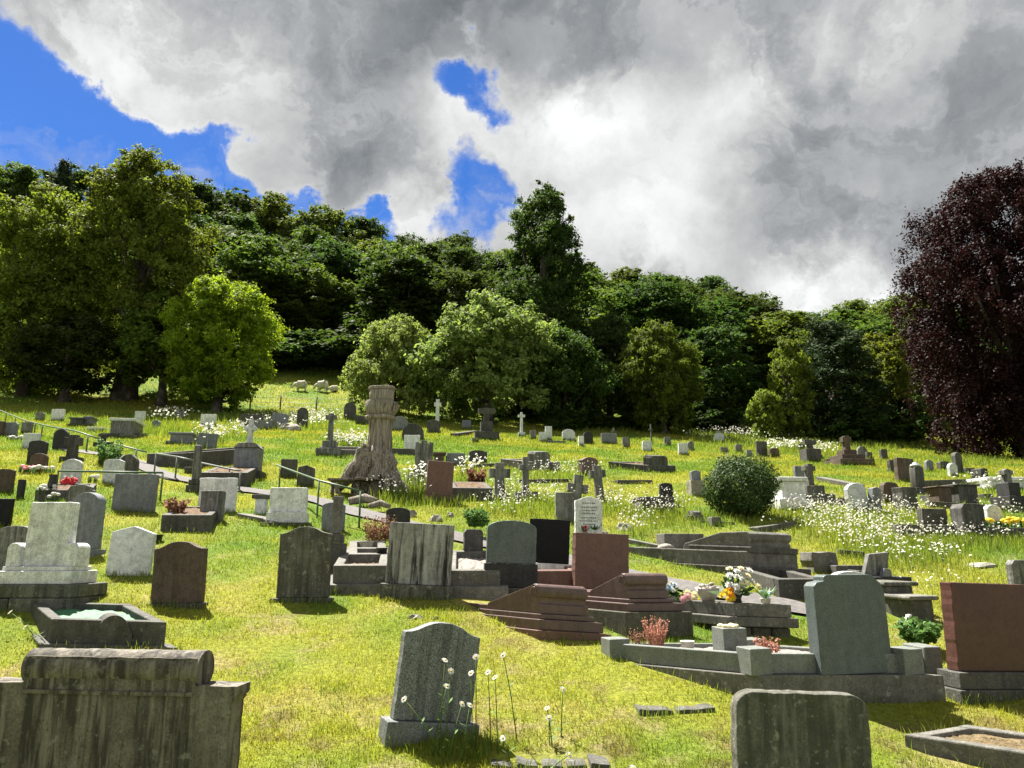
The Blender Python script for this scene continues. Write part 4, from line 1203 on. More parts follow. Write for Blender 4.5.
# leaning angel-like cross and iron cross
cross(65, 81, 435, 462, 'dark', 'weathered wheel headed stone cross behind the red heart', yaw=4, celtic=True, armz=.7, sw=.5, th=.16, steps=[(.1, .12, .1)])
cross(93, 112, 434, 464, 'coal', 'dark thin cross rising from a leafy bush by the upper handrail', yaw=0, armz=.66, sw=.22, th=.08)
p_, s_ = at(108, 465); tuft_plant(p_, 130, .55, .32, 'plantleaf', 'leafy bush round the foot of the dark thin cross', cat='bush', name='small_bush', wide=.028, leafy=True)
HS(54, 68, 429, 450, 'round', 'coal', 'dark round topped headstone close under the handrail', yaw=4, th=.14)
HS(24, 39, 433, 450, 'flat', 'pale', 'pale blue flat headstone left of the dark round topped one', yaw=4, th=.1)
M_ = HS(5, 17, 422, 437, 'chamfer', 'slate', 'blue grey headstone high up beside the first handrail posts', yaw=0, th=.12)
HS(-4, 4, 421, 437, 'flat', 'brown', 'brown headstone at the picture edge high under the trees', yaw=0, th=.12)
HS(22, 32, 422, 434, 'flat', 'grey', 'small grey headstone in the shade behind pale blue flat headstone', yaw=0, th=.12)
flower_tufts(at(14, 441)[0], 6, .2, .07, 'petal_white', 'white flowers before the high blue grey headstone')
HS(52, 64, 409, 422, 'flat', 'white', 'pale square headstone in the tree shade nearest the big dark trunk', yaw=2, th=.12)
HS(135, 145, 411, 424, 'flat', 'pale', 'pale square headstone in shade between the two dark trunks', yaw=2, th=.12)
HS(201, 216, 414, 427, 'flat', 'white', 'wide white headstone in the shade of the bright round tree', yaw=2, th=.12)
HS(205, 213, 416, 430, 'flat', 'pale', 'narrow pale headstone standing in front of the wide white one', yaw=2, th=.12)
chest_tomb(68, 82, 417, 427, 'dark', 'dark chest tomb in shade beside the pale square headstone', D=1.0)
chest_tomb(82, 91, 416, 427, 'slate', 'small blue grey tomb adjoining the dark chest tomb', D=.8)
blockpx(87, 105, 427, 432, 'white', 'thin pale ledger slab lying in shade below the chest tomb', D=.9, name='ledger_slab', cat='tomb')
chest_tomb(108, 132, 418, 438, 'grey', 'big stained chest tomb with flat lid on a long dark kerb under the trees', D=1.3, lid=.1, lid_mat='pale')
line_kerb([(100, 438), (148, 438)], .18, .3, 'dkerb', 'long dark kerb in front of the big stained chest tomb')
chest_tomb(168, 192, 432, 445, 'slate', 'low bluish tomb in the meadow beside the leaning grey slab', D=1.0)
HS(197, 216, 433, 450, 'flat', 'slate', 'leaning plain grey slab headstone uphill of the kerb ruins', yaw=4, roll=5, th=.12)
kerb_grave(146, 465, 1.0, 2.2, .28, 'dkerb', 'ruined kerbed grave with a dark headblock by the upper path', yaw=-8, skew=-30, pitch=10, infill='soil')
kerb_grave(170, 462, .9, 2.0, .25, 'kerb', 'second ruined kerbed grave near the slender pillar', yaw=0, skew=-20, pitch=10, infill='soil')
def pillar(x0, x1, yt, yb, mat, label, cap=False, base=None, urn=False):
    p, s = at((x0 + x1) / 2, yb); k = s
    root = thing('memorial_pillar', label, 'monument', p, R(8))
    w = (x1 - x0) * k / 2; H = (yb - yt) * k; hb = base[1] * k if base else 0
    MB().lathe([(w * 1.35, hb), (w * 1.35, H * .93 if not urn else H * .8), (w * 1.2, H if not urn else H * .84)], 4).build('shaft', M[mat], root, bevel=.02, rot=(0, 0, R(45)))
    if urn: MB().lathe([(w * .6, H * .84), (w * 1.1, H * .87), (w * 1.0, H * .91), (w * .5, H * .95), (w * .55, H * .97), (.01, H)], 12).build('urn', M['pale'], root)
    if base:
        MB().box(-base[0] * k, base[0] * k, -base[0] * k, base[0] * k, -.4, hb * .5).build('plinth', M['dark'], root, bevel=.012)
        MB().box(-base[0] * k * .75, base[0] * k * .75, -base[0] * k * .75, base[0] * k * .75, hb * .5 + .002, hb).build('plinth', M['dark'], root, bevel=.012)
pillar(191, 198, 445, 491, 'grey', 'slender square stone pillar on a dark stepped base', base=(7, 11))
kerb_grave(200, 486, .95, 1.7, .28, 'dkerb', 'dark kerbed grave between the slender pillar and the cross topped pedestal', yaw=2, skew=10, pitch=10, infill='soil', infill_z=.95)
def cross_pedestal():
    p, s = at(243, 478); k = s
    root = thing('cross_monument', 'square grey pedestal monument topped with a ringed stone cross', 'monument', p, R(4))
    MB().box(-18 * k, 18 * k, -.1, 30 * k, -.4, 7 * k).build('plinth', M['dark'], root, bevel=.015)
    MB().box(-12 * k, 12 * k, .1, 24 * k, 7.1 * k, 31 * k).build('pedestal', M['slate'], root, bevel=.015)
    MB().prism([(-13 * k, 31.1 * k), (13 * k, 31.1 * k), (8 * k, 36 * k), (-8 * k, 36 * k)], .06, 25 * k).build('sloping_cap', M['grey'], root, bevel=.015)
    w = 1.7 * k; c = 14 * k
    b = MB().prism([(-2.6 * k, 36.1 * k), (2.6 * k, 36.1 * k), (w, 50 * k), (6 * k, 50 * k), (6 * k, 54 * k), (w, 54 * k), (w, 61 * k), (-w, 61 * k), (-w, 54 * k), (-6 * k, 54 * k), (-6 * k, 50 * k), (-w, 50 * k)], c - .09, c + .09)
    b.build('cross', M['pale'], root, bevel=.01)
    pts = [(4.4 * k * math.cos(2 * math.pi * i / 20), c, 52 * k + 4.4 * k * math.sin(2 * math.pi * i / 20)) for i in range(21)]
    MB().tube(pts, .9 * k, 6).build('ring', M['pale'], root)
    FOOT.append((p.x, p.y, 18 * k, -.1, 30 * k, R(4)))
cross_pedestal()
HS(281, 297, 459, 478, 'flat', 'dark', 'small dark square headstone behind the handrail, upper of two', yaw=6, th=.12)
HS(297, 314, 465, 487, 'peak', 'dark', 'dark brown peaked headstone beside the handrail, lower of two', yaw=6, roll=3, th=.14)
HS(272, 288, 413, 429, 'segment', 'slate', 'squat grey headstone high in the white meadow below the sheep', yaw=2, th=.14)
HS(297, 308, 407, 428, 'round', 'dark', 'narrow rounded headstone in the white meadow below the sheep', yaw=2, th=.16)
cross(325, 336, 413, 456, 'grey', 'tall thin stone cross on steps above the white meadow', yaw=4, sw=.4, armz=.86, th=.16, steps=[(.12, .25, .12), (.16, .2, .16)])
kerb_grave(336, 456, 1.3, 1.9, .2, 'kerb', 'pale kerbed grave behind the carved tree stump', yaw=10, skew=20, pitch=10, infill='gravel')
blockpx(250, 272, 420, 430, 'slate', 'low tumbled grey tomb beside the squat grey headstone', D=.8, wob=.06, name='ruined_tomb', cat='tomb')
rockpx(277, 302, 421, 431, 'rock', 'heap like weathered boulder below the narrow rounded headstone', name='boulder')
HS(344, 356, 402, 420, 'round', 'dark', 'dark round headstone high beyond the fence beside the carved stump', yaw=4, th=.2)
blockpx(355, 368, 416, 425, 'dark', 'dark low block by the dark round headstone beyond the stump', D=.5, name='grave_block')
# behind and right of the stump
HS(391, 408, 416, 432, 'softround', 'slate', 'grey rounded headstone in the shade right behind the carved stump', yaw=4, th=.14)
HS(402, 424, 423, 441, 'round', 'dark', 'wide dark rounded headstone behind the small white headstone', yaw=4, th=.16)
HS(404, 420, 435, 453, 'flat', 'white', 'small bright white square headstone on dark kerb near the carved stump', yaw=4, th=.1)
line_kerb([(392, 455), (424, 456)], .22, .4, 'dkerb', 'dark kerb beneath the small bright white headstone')
HS(415, 433, 440, 478, 'castle', 'grey', 'grey headstone with a battlement top behind the red brown stone', yaw=8, th=.16, plinth=[(.04, .2, .06, 'grey')])
HS(425, 452, 461, 502, 'flat', 'redst', 'red brown headstone with a moulded top edge beside the daisy bush', yaw=14, roll=3, th=.13, plinth=[(.02, .13, .03, 'redst')])
chest_tomb(433, 446, 452, 465, 'brown', 'small brown block tomb next to the battlement headstone', D=.5, base=False)
HS(446, 465, 453, 466, 'flat', 'slate', 'low grey slab in line with the small brown block tomb', yaw=12, th=.25)
HS(468, 487, 450, 464, 'segment', 'dark', 'low dark block headstone alone on the bright lawn', yaw=10, th=.3)
kerb_grave(452, 500, .8, 1.4, .24, 'dkerb', 'mossy kerbed grave beside the red brown headstone', yaw=8, pitch=10, infill='soil', infill_z=1.0)
p_, s_ = at(476, 488); tuft_plant(p_, 70, .4, .2, 'rusty', 'reddish bush on the mossy kerbed grave', cat='bush', name='small_bush', wide=.035, leafy=True)
cross(434, 441, 399, 431, 'pale', 'pale tall ringed cross standing against the dark trees', yaw=4, celtic=True, sw=.5, armz=.84, th=.18)
HS(427, 440, 419, 434, 'peak', 'dark', 'dark pointed stone at the foot of the pale ringed cross', yaw=6, th=.3)
cross(478, 495, 408, 440, 'dark', 'dark cross on a tapering stepped base in front of the tree shade', yaw=6, sw=.3, armz=.80, th=.2, steps=[(.14, .55, .14), (.3, .35, .3)])
line_kerb([(458, 437), (478, 434)], .2, .4, 'dkerb', 'dark kerb running up to the dark stepped cross')
blockpx(472, 479, 438, 443, 'kerb', 'small stone block at the kerb of the dark stepped cross', D=.4, name='kerb_block', cat='kerb stone')
cross(518, 525, 412, 437, 'pale', 'slender white cross standing alone against the dark tree trunks', yaw=4, sw=.34, armz=.82, th=.14, steps=[(.12, .25, .12)])
# far row along the trees
far = [(539, 546, 432, 443, 'flat', 'pale', 'pale narrow headstone starting the far row below the leafy bank'), (545, 552, 426, 441, 'flat', 'pale', 'taller pale headstone just behind the start of the far row'),
       (562, 575, 429, 442, 'softround', 'pale', 'wide pale rounded headstone in the far row'), (578, 584, 436, 447, 'flat', 'white', 'small white upright headstone in the far row beside a dark one'),
       (583, 593, 431, 445, 'round', 'coal', 'dark round headstone in the far row beside small white one'), (601, 617, 433, 445, 'flat', 'slate', 'broad grey slab headstone in the far row'),
       (622, 630, 437, 449, 'segment', 'grey', 'brownish narrow headstone in far row past the broad grey slab'), (642, 652, 441, 452, 'corner', 'pale', 'leaning light headstone in the far row above the dark headblock tomb'),
       (678, 688, 443, 456, 'flat', 'pale', 'light square headstone in far row above the stone on rock base'), (687, 694, 441, 452, 'round', 'grey', 'small grey rounded headstone behind the light square one'),
       (714, 724, 433, 443, 'segment', 'pale', 'pale headstone up the bank among white cow parsley'), (720, 728, 447, 454, 'flat', 'grey', 'low grey headstone just above the round clipped shrub'),
       (746, 752, 450, 457, 'flat', 'slate', 'tiny grey headstone peering over the round clipped shrub'), (756, 767, 441, 457, 'flat', 'dark', 'tall dark headstone in the long grass beyond round clipped shrub'),
       (769, 779, 448, 458, 'segment', 'brown', 'brown headstone next to tall dark one beyond the round shrub'), (798, 805, 444, 452, 'flat', 'coal', 'small black headstone in the long grass bank'),
       (819, 823, 455, 460, 'flat', 'dark', 'tiny dark stone beside the cross in the long grass'), (857, 867, 446, 459, 'round', 'grey', 'grey rounded headstone beside the brown pillar cross'),
       (866, 872, 452, 460, 'flat', 'dark', 'short dark stub next to the grey rounded headstone on the bank')]
for (a, b, c, d, pr, mt, lab) in far: HS(a, b, c, d, pr, mt, lab, yaw=random.uniform(0, 12), th=.14)
line_kerb([(546, 443), (566, 444)], .14, .4, 'kerb', 'low stone kerb in the far row')
cross(612, 616, 428, 442, 'dark', 'tiny dark cross behind the broad grey slab', yaw=4, sw=.4, th=.14)
cross(649, 653, 424, 444, 'dark', 'thin cross in deep tree shade above the far row', yaw=4, sw=.3, th=.12)
# lawn, centre
def headblock(x0, x1, xb0, xb1, yt, yk, yb, mat, label, L=1.8, skew=20, yaw=6, prof='chamfer'):
    """kerb set with a taller block at its end"""
    p, s = at(x1, yb)
    root, Mx, p = kerb_grave(x1, yb, (x1 - x0) * s * .55, L, (yb - yk) * s * .75, mat, label, yaw=yaw, skew=skew, pitch=9, infill='soil', anchor='r', infill_z=.9)
    w = (xb1 - xb0) * s
    xc = ((xb0 + xb1) / 2 - x1) * s
    H = (yb - yt) * s
    out = [(x + xc, z) for x, z in profile(prof, w, H)]
    o = MB().prism(out, .02, .28).build('headblock', M[mat], root, bevel=.015); o.location.z = 0; bake(o, Mx, p)
    return root
headblock(616, 676, 652, 669, 456, 463, 473, 'dark', 'dark kerbed grave with a headblock, low on the bright lawn', L=1.1, skew=52)
headblock(507, 560, 535, 551, 452, 459, 472, 'grey', 'grey kerbed grave with cut cornered headblock behind the white flowers', L=1.1, skew=46)
line_kerb([(618, 484), (653, 484)], .10, .35, 'dkerb', 'thin dark ledger lying on the bright lawn')
HS(578, 597, 457, 476, 'lean', 'plum', 'plum coloured headstone with uneven top on the bright lawn', yaw=30, roll=3, th=.2)
HS(659, 673, 483, 506, 'segment', 'coal', 'black upright headstone among white flowers near the round shrub', yaw=8, th=.1)
HS(690, 701, 470, 496, 'peak', 'slate', 'narrow grey headstone on a rough pale rock base beside round shrub', yaw=8, th=.14, plinth=[(.05, .34, .08, 'rock')])
cross(489, 510, 463, 499, 'grey', 'tall stone cross among daisies, beside a thinner one', yaw=8, sw=.42, armz=.68, th=.16, steps=[(.08, .08, .08)])
cross(519, 532, 457, 499, 'grey', 'slim stone cross standing on a rock base among daisies', yaw=8, sw=.42, armz=.7, th=.14, steps=[(.16, .14, .14)])
cross(565, 586, 475, 505, 'grey', 'stone cross tilted over the plain square grey headstone', yaw=4, roll=7, sw=.42, armz=.55, th=.14)
cross(592, 608, 466, 503, 'grey', 'leaning stone cross rising behind the engraved pale headstone', yaw=6, roll=-5, sw=.46, armz=.78, th=.15)
blockpx(640, 676, 497, 513, 'dkerb', 'dark ruined kerb block buried in white flowers', D=.5, wob=.03, name='ruined_tomb', cat='tomb')
rockpx(686, 707, 508, 521, 'moss', 'mossy boulder touching the round clipped shrub', name='boulder')
rockpx(616, 634, 521, 531, 'rock', 'pale broken rock beside the sunken kerb among daisies', name='boulder')
for i, (a, b, c, d, lab) in enumerate(((428, 443, 513, 522, 'squared rock at the edge of the lawn downhill of the carved stump'), (446, 454, 511, 518, 'small reddish rock beside the squared rock below the stump'), (404, 416, 508, 518, 'pale rock among the daisies below the stump'))):
    rockpx(a, b, c, d, 'rock', lab, name='boulder')
# right-hand middle distance
chest_tomb(781, 812, 477, 510, 'white', 'pale chest tomb with overhanging lid beside the round clipped shrub', yaw=8, D=1.2, lid=.09, bh=.22)
cross(804, 815, 464, 502, 'moss', 'stone cross standing directly behind the pale chest tomb', yaw=10, sw=.45, armz=.8, th=.18, steps=[(.14, .18, .14), (.14, .16, .14)])
HS(794, 807, 466, 484, 'flat', 'slate', 'blue grey headstone showing above the pale chest tomb', yaw=8, th=.12)
line_kerb([(816, 481), (856, 489)], .12, .3, 'kerb', 'long pale kerb on the lawn beyond the pale chest tomb')
line_kerb([(812, 506), (850, 505)], .16, .3, 'dkerb', 'mossy kerb half hidden in the daisies by the chest tomb')
HS(848, 868, 483, 511, 'softround', 'pale', 'light grey headstone with round top leaning over the daisy meadow', yaw=14, roll=-9, th=.13)
HS(868, 880, 487, 513, 'peak', 'slate', 'narrow dark grey headstone next to the light leaning one', yaw=20, roll=6, th=.14)
HS(880, 897, 482, 504, 'shoulder', 'brown', 'brown headstone with stepped shoulders behind the daisy meadow', yaw=12, roll=4, th=.16)
HS(895, 916, 487, 511, 'flat', 'dark', 'dark block headstone beside the brown stepped one', yaw=16, th=.3)
HS(895, 908, 458, 482, 'flat', 'brown', 'tall brown slab headstone on the upper right lawn', yaw=10, roll=2, th=.16)
HS(888, 896, 460, 473, 'flat', 'dark', 'low dark headstone just behind the tall brown slab', yaw=8, th=.16)
HS(906, 913, 459, 468, 'flat', 'dark', 'small dark stone at the far side of the tall brown slab', yaw=8, th=.16)
pillar(914, 924, 462, 494, 'dark', 'dark square pillar topped with a pale urn', urn=True, base=(9, 6))
chest_tomb(938, 958, 486, 506, 'brown', 'brown box tomb joined to a darker one on the right lawn', yaw=10, D=.45, lid=.03, base=False)
chest_tomb(958, 985, 484, 506, 'dark', 'large dark box tomb next to the brown box tomb', yaw=10, D=.5, lid=.04, base=False)
line_kerb([(926, 488), (975, 486)], .2, .3, 'dkerb', 'long dark kerb behind the two box tombs')
HS(920, 946, 509, 534, 'flat', 'moss', 'wide mossy headstone behind the daisies beside the dark streaked block', yaw=6, th=.16)
HS(955, 983, 504, 538, 'chamfer', 'dark', 'dark streaked block headstone standing in the daisy patch', yaw=8, th=.3, plinth=[(.02, .1, .03, 'dark')])
HS(985, 1001, 505, 527, 'softround', 'pale', 'pale rounded headstone beside the dark streaked block', yaw=10, th=.12)
line_kerb([(900, 536), (955, 537)], .2, .25, 'moss', 'mossy kerb wall in front of wide mossy headstone')
line_kerb([(984, 539), (1030, 540)], .2, .25, 'dkerb', 'mossy kerb wall beyond the dark streaked block')
line_kerb([(930, 508), (1030, 514)], .14, .25, 'dkerb', 'long low kerb wall behind the pale rounded headstone')
cross(804, 816, 440, 462, 'dark', 'dark cross on a square base in the long grass bank', yaw=6, sw=.36, armz=.75, th=.2, steps=[(.2, .5, .2)])
cross(842, 851, 436, 465, 'brown', 'brown pillar cross on a stepped base at the foot of the bank', yaw=6, sw=.55, armz=.74, th=.24, steps=[(.14, .2, .14), (.2, .2, .2), (.22, .16, .22)])
blockpx(830, 840, 458, 464, 'rock', 'tumbled stones beside the brown pillar cross', D=.4, wob=.05, name='ruined_tomb', cat='tomb')
HS(953, 962, 452, 474, 'round', 'dark', 'tall dark round topped headstone in front of the purple tree', yaw=10, th=.2)
HS(948, 957, 463, 477, 'round', 'pale', 'small light headstone in front of the tall dark round one', yaw=10, th=.14)
HS(938, 949, 461, 470, 'segment', 'dark', 'dark low headstone beside the tall dark round one by the purple tree', yaw=10, th=.2)
HS(962, 974, 468, 474, 'flat', 'dark', 'flat dark stone near the purple tree', yaw=10, th=.3)
HS(974, 987, 468, 483, 'peak', 'coal', 'dark gabled headstone beside the white ledger tomb', yaw=10, th=.4)
HS(925, 933, 460, 472, 'softround', 'slate', 'grey headstone behind the dark square pillar with urn', yaw=8, th=.14)
cross(1003, 1013, 470, 508, 'grey', 'stone ringed cross on a dark block at the picture edge', yaw=8, celtic=True, sw=.45, armz=.78, th=.18, steps=[(.08, .3, .1), (.1, .25, .1)], base_mat='coal')
chest_tomb(988, 1034, 477, 490, 'white', 'long whitish ledger tomb beside the ringed cross', yaw=4, D=1.2, base=True, lid=.1, bh=.1)
line_kerb([(864, 577), (838, 572)], .08, .2, 'dkerb', 'buried kerb beside the low pale arched stone')
HS(1004, 1017, 494, 508, 'peak', 'dark', 'small dark gabled stone in front of the ringed cross', yaw=8, th=.25)

line_kerb([(520, 483), (572, 482)], .08, .2, 'dkerb', 'thin dark kerb line below the slim stone cross')
line_kerb([(474, 468), (506, 466)], .1, .3, 'dkerb', 'dark kerb fragment on the lawn beyond the tall stone cross among daisies')
blockpx(240, 261, 414, 427, 'dark', 'dark tumbled mound of grave stones under the edge of the bright round tree', D=.8, wob=.07, name='ruined_tomb', cat='tomb')
rockpx(407, 421, 469, 481, 'moss', 'dark mossy rock between the stump and the red brown headstone', name='boulder')
blockpx(184, 191, 467, 474, 'dark', 'small dark block beside the slender square pillar', D=.3, name='grave_block')
blockpx(984, 994, 494, 500, 'dark', 'low dark block on the turf behind the pale rounded headstone', D=.3, name='grave_block')
blockpx(929, 938, 495, 503, 'moss', 'small mossy block between the square pillar and the brown box tomb', D=.3, name='grave_block')
HS(462, 471, 420, 430, 'flat', 'slate', 'little grey headstone in shade near the dark stepped cross', yaw=4, th=.14)
HS(376, 386, 410, 422, 'segment', 'grey', 'half hidden grey headstone directly behind the capital of the carved stump', yaw=4, th=.14)
HS(735, 742, 444, 453, 'segment', 'grey', 'small weathered headstone at the edge of the white cow parsley', yaw=6, th=.14)
HS(664, 671, 437, 447, 'flat', 'grey', 'small grey headstone in the shade near the thin cross', yaw=6, th=.14)
HS(530, 536, 430, 440, 'flat', 'grey', 'little stone just beyond the slender white cross', yaw=6, th=.14)
HS(880, 887, 449, 460, 'segment', 'dark', 'dark headstone on the bank close to the purple tree fringe', yaw=8, th=.16)
HS(152, 160, 420, 431, 'softround', 'slate', 'blue grey rounded headstone in the shaded meadow', yaw=2, th=.14)
HS(176, 184, 411, 421, 'flat', 'grey', 'grey headstone in the cow parsley under the trees', yaw=2, th=.14)
HS(36, 44, 412, 422, 'segment', 'grey', 'grey arched headstone in deep shade behind the pale square one', yaw=2, th=.14)
line_kerb([(760, 533), (800, 527)], .1, .25, 'moss', 'mossy kerb at the near edge of the daisy meadow')
line_kerb([(838, 556), (866, 559)], .1, .25, 'dkerb', 'buried dark kerb beside the squat weathered stone block')

# ------------------------------------------------------------------ carved stump
def carved_stump():
    p, s = at(378, 492)
    k = s
    root = thing('carved_tree_stump', 'tall dead tree stump carved into a column with banded capital, roots spreading at its foot', 'tree stump', p, 0)
    def rad(z):                                                     # radius up the trunk in picture pixels
        return np.interp(z, [-12, 0, 6, 14, 24, 34, 46, 60, 74], [22, 20, 18, 16, 14.4, 13, 12.1, 11.5, 12.0])
    n = 56; zs = np.linspace(-12, 74, 60)
    vs = []
    for z in zs:
        fl = max(0, (40 - z) / 46)
        for a in range(n):
            w = 2 * math.pi * a / n
            lob = .26 * fl * (math.sin(5 * w + .8 + z * .02) + .5 * math.sin(9 * w + 2.1) + .35 * math.sin(13 * w))
            g = .035 * math.sin(17 * w + z * .09) + .025 * math.sin(29 * w + z * .13 + 1)
            r = rad(z) * (1 + lob + g) * (1 + .25 * fl * math.cos(w - math.pi * 1.05))
            kn = math.exp(-(((w - 5.15) / .26) ** 2 + ((z - 48) / 7.5) ** 2))          # knot scar on the face
            kr = math.hypot((w - 5.15) / .26, (z - 48) / 7.5)
            r *= 1 + .10 * kn - .10 * math.exp(-((kr - .55) / .2) ** 2)
            vs.append((r * k * math.cos(w), r * k * math.sin(w) * .9, z * k))
    fs = [(i * n + a, i * n + (a + 1) % n, (i + 1) * n + (a + 1) % n, (i + 1) * n + a) for i in range(len(zs) - 1) for a in range(n)]
    mb = MB(); mb.add(vs, fs, True); mb.build('trunk', M['wood'], root)
    def chev(z0, z1, r0, r1, name, dz=0, nn=40):
        mb = MB()
        wob = lambda w, z: 1 + .05 * math.cos(4 * (w - .5)) + .02 * math.sin(11 * w + z)
        mb.lathe([(r0 * .8 * k, z0 * k), (r0 * k, (z0 + .5) * k), (r1 * k, (z1 - .8) * k), ((r1 - 1) * k, z1 * k), (.01, (z1 + .3) * k)], nn, wob=wob)
        # wavy lower edge of the carved sleeve
        o = mb.build(name, M['wood'], root)
        return o
    chev(72.5, 77, 14.8, 15.4, 'carved_band')
    chev(76.5, 92, 13.8, 15.8, 'carved_sleeve')
    b = MB()
    out = [(17.6 * math.cos(R(a)), 17.6 * math.sin(R(a))) for a in range(0, 360, 15)]
    b.prism([(9 * k, 75 * k), (14 * k, 80 * k), (18.5 * k, 89 * k), (15 * k, 91 * k), (13 * k, 84 * k)], -.16, .16).build('carved_lip', M['wood'], root, bevel=.015)
    def cap(z0, z1, w, name):
        mb = MB(); m = 36
        pr = []
        for (z, q) in ((z0, w * .96), (z0 + .6, w), (z1 - .6, w * 1.02), (z1, w * .97)):
            for a in range(m):
                t = 2 * math.pi * a / m; c, s_ = math.cos(t + .35), math.sin(t + .35)
                f = 1 / (abs(c) ** 5 + abs(s_) ** 5) ** .2
                pr.append((q * f * c * k, q * f * s_ * k, (z + .5 * math.sin(3 * t)) * k))
        fs = [(i * m + a, i * m + (a + 1) % m, (i + 1) * m + (a + 1) % m, (i + 1) * m + a) for i in range(3) for a in range(m)]
        mb.add(pr, fs, True); mb.add(pr[-m:], [tuple(range(m))]); return mb.build(name, M['wood'], root, rot=(0, 0, .2))
    cap(91, 103.5, 12.2, 'block_top'); cap(103.2, 106.5, 13.2, 'top_slab')
    for (x0, y0, x1, y1, x2, y2, r) in ((-9, 44, -19, 28, -38, 2, 5.4), (-6, 38, -13, 16, -24, -12, 5.0), (0, 42, 2, 16, -3, -12, 4.2), (6, 40, 10, 16, 12, -12, 4.4), (10, 36, 17, 14, 24, -10, 4.2), (-12, 26, -26, 14, -46, -8, 4.2), (12, 26, 22, 8, 36, -6, 3.4), (-3, 20, -8, 6, -14, -14, 3.6), (14, 16, 22, 4, 30, -10, 3)):
        f = -.28 * k * 100
        dy = lambda x: -16 * k + abs(x) * k * .25
        pts = []; rr = []
        for i in range(10):
            t = i / 9; X = (1 - t) ** 2 * x0 + 2 * t * (1 - t) * x1 + t * t * x2; Z = (1 - t) ** 2 * y0 + 2 * t * (1 - t) * y1 + t * t * y2
            pts.append((X * k + .03 * math.sin(i * 1.9 + x1), -(11 + 17 * t) * k + abs(X) * k * .38 + .03 * math.sin(i * 2.3), Z * k)); rr.append(r * k * (1.5 - .85 * t) * (1 + .12 * math.sin(i * 2.1 + x0)))
        mb = MB().tube(pts, rr, 10)
        for q in range(4):                                          # stringy grain standing proud of each root
            st = []
            for i in range(10):
                w = q * 1.57 + i * .22 + x1 * .3
                st.append((pts[i][0] + rr[i] * .82 * math.cos(w), pts[i][1] + rr[i] * .82 * math.sin(w), pts[i][2] + rr[i] * .35 * math.sin(w * 2)))
            mb.tube(st, [v * .34 * (1 + .25 * math.sin(i * 2.7 + q)) for i, v in enumerate(rr)], 7)
        mb.build('root', M['wood'], root)
carved_stump()
def plank_seat():
    p, s = at(352, 499); k = s
    root = thing('plank_bench', 'rough plank bench on wooden props built against the stump roots', 'bench', p, R(2))
    MB().box(-25 * k, 1 * k, -.05, .42, 18.2 * k, 20.6 * k).build('plank', M['plank'], root, bevel=.01)
    MB().box(1.6 * k, 26 * k, -.05, .42, 18.8 * k, 21.2 * k).build('plank', M['plank'], root, bevel=.01)
    for x in (-22, 4, 22): MB().tube([(x * k, .1, -.3), (x * k + .02, .12, 18.2 * k)], 2 * k, 8).build('prop', M['plank'], root)
    MB().tube([(-4 * k, -.06, -.2), (-19 * k, .0, 17 * k)], 1.5 * k, 8).build('brace', M['plank'], root)
plank_seat()
for i, (x, y, r, lab) in enumerate(((424 - 60, 507, 7, 'bleached log lying below the stump beside the path'), (380, 512, 5, 'short bleached log among daisies below the stump'))):
    p, s = at(x, y)
    o = MB().tube([(-r * 2.2 * s, 0, .1), (0, .04, .16), (r * 2.0 * s, -.05, .09)], [r * .55 * s, r * .7 * s, r * .45 * s], 9).build('log', M['wood'], None); o.location = p; tag(o, lab, 'log')

# ------------------------------------------------------------------ handrails
def handrail(pts, posts, label, h=.9, mat='rail', r=.024, name='handrail'):
    """pts: pixel of the rail above its ground pixel (x, y_rail, y_ground)"""
    P = []
    for (x, yr, yg) in pts:
        g, s = at(x, yg); P.append((g, (yg - yr) * s))
    root = thing(name, label, 'handrail', P[0][0], 0)
    o0 = P[0][0]
    MB().tube([g - o0 + Vector((0, 0, h_)) for g, h_ in P], r, 8).build('rail', M[mat], root)
    for (x, yr, yg) in posts:
        g, s = at(x, yg)
        MB().tube([g - o0 - Vector((0, 0, .15)), g - o0 + Vector((0, 0, (yg - yr) * s))], r * .95, 7).build('post', M[mat], root)
    return root
handrail([(-20, 403, 418), (5, 413, 423), (24, 420.5, 431), (46, 426, 438), (74, 431, 445), (98, 439, 452)], [(5, 413, 423), (14, 417.5, 428), (24, 420.5, 431), (34, 423, 434), (41, 425, 437), (57, 428, 441), (86, 435, 453), (98, 439, 454)], 'long green handrail with many posts descending under the trees', r=.024)
handrail([(98, 440, 455), (117, 445, 458), (145, 452, 465)], [(117, 445, 458), (135, 449.5, 463)], 'thin dark handrail continuing below the long green one', r=.02, mat='rail_grey')
handrail([(154, 453.5, 475), (175, 457, 480), (192, 460.5, 483)], [(154, 453.5, 475), (175, 457, 480), (192, 460.5, 483)], 'pale handrail section beside the slender pillar', r=.02, mat='rail_grey')
handrail([(200, 463, 480), (228, 469, 486), (239, 471, 492)], [(200, 463, 480), (228, 469, 486), (239, 471, 492)], 'short handrail in front of the cross topped pedestal', r=.02, mat='rail_grey')
handrail([(55, 471, 497), (108, 472, 500), (160, 473, 502)], [(55, 471, 497), (160, 473, 502)], 'square green loop of railing with two posts around the lawn', r=.019)
handrail([(275, 465, 488), (317, 481, 518), (362, 492, 528)], [(279, 467, 489), (317, 481, 518), (359, 491.5, 528)], 'sloping green handrail with three posts running down past the clean white headstone', r=.018)
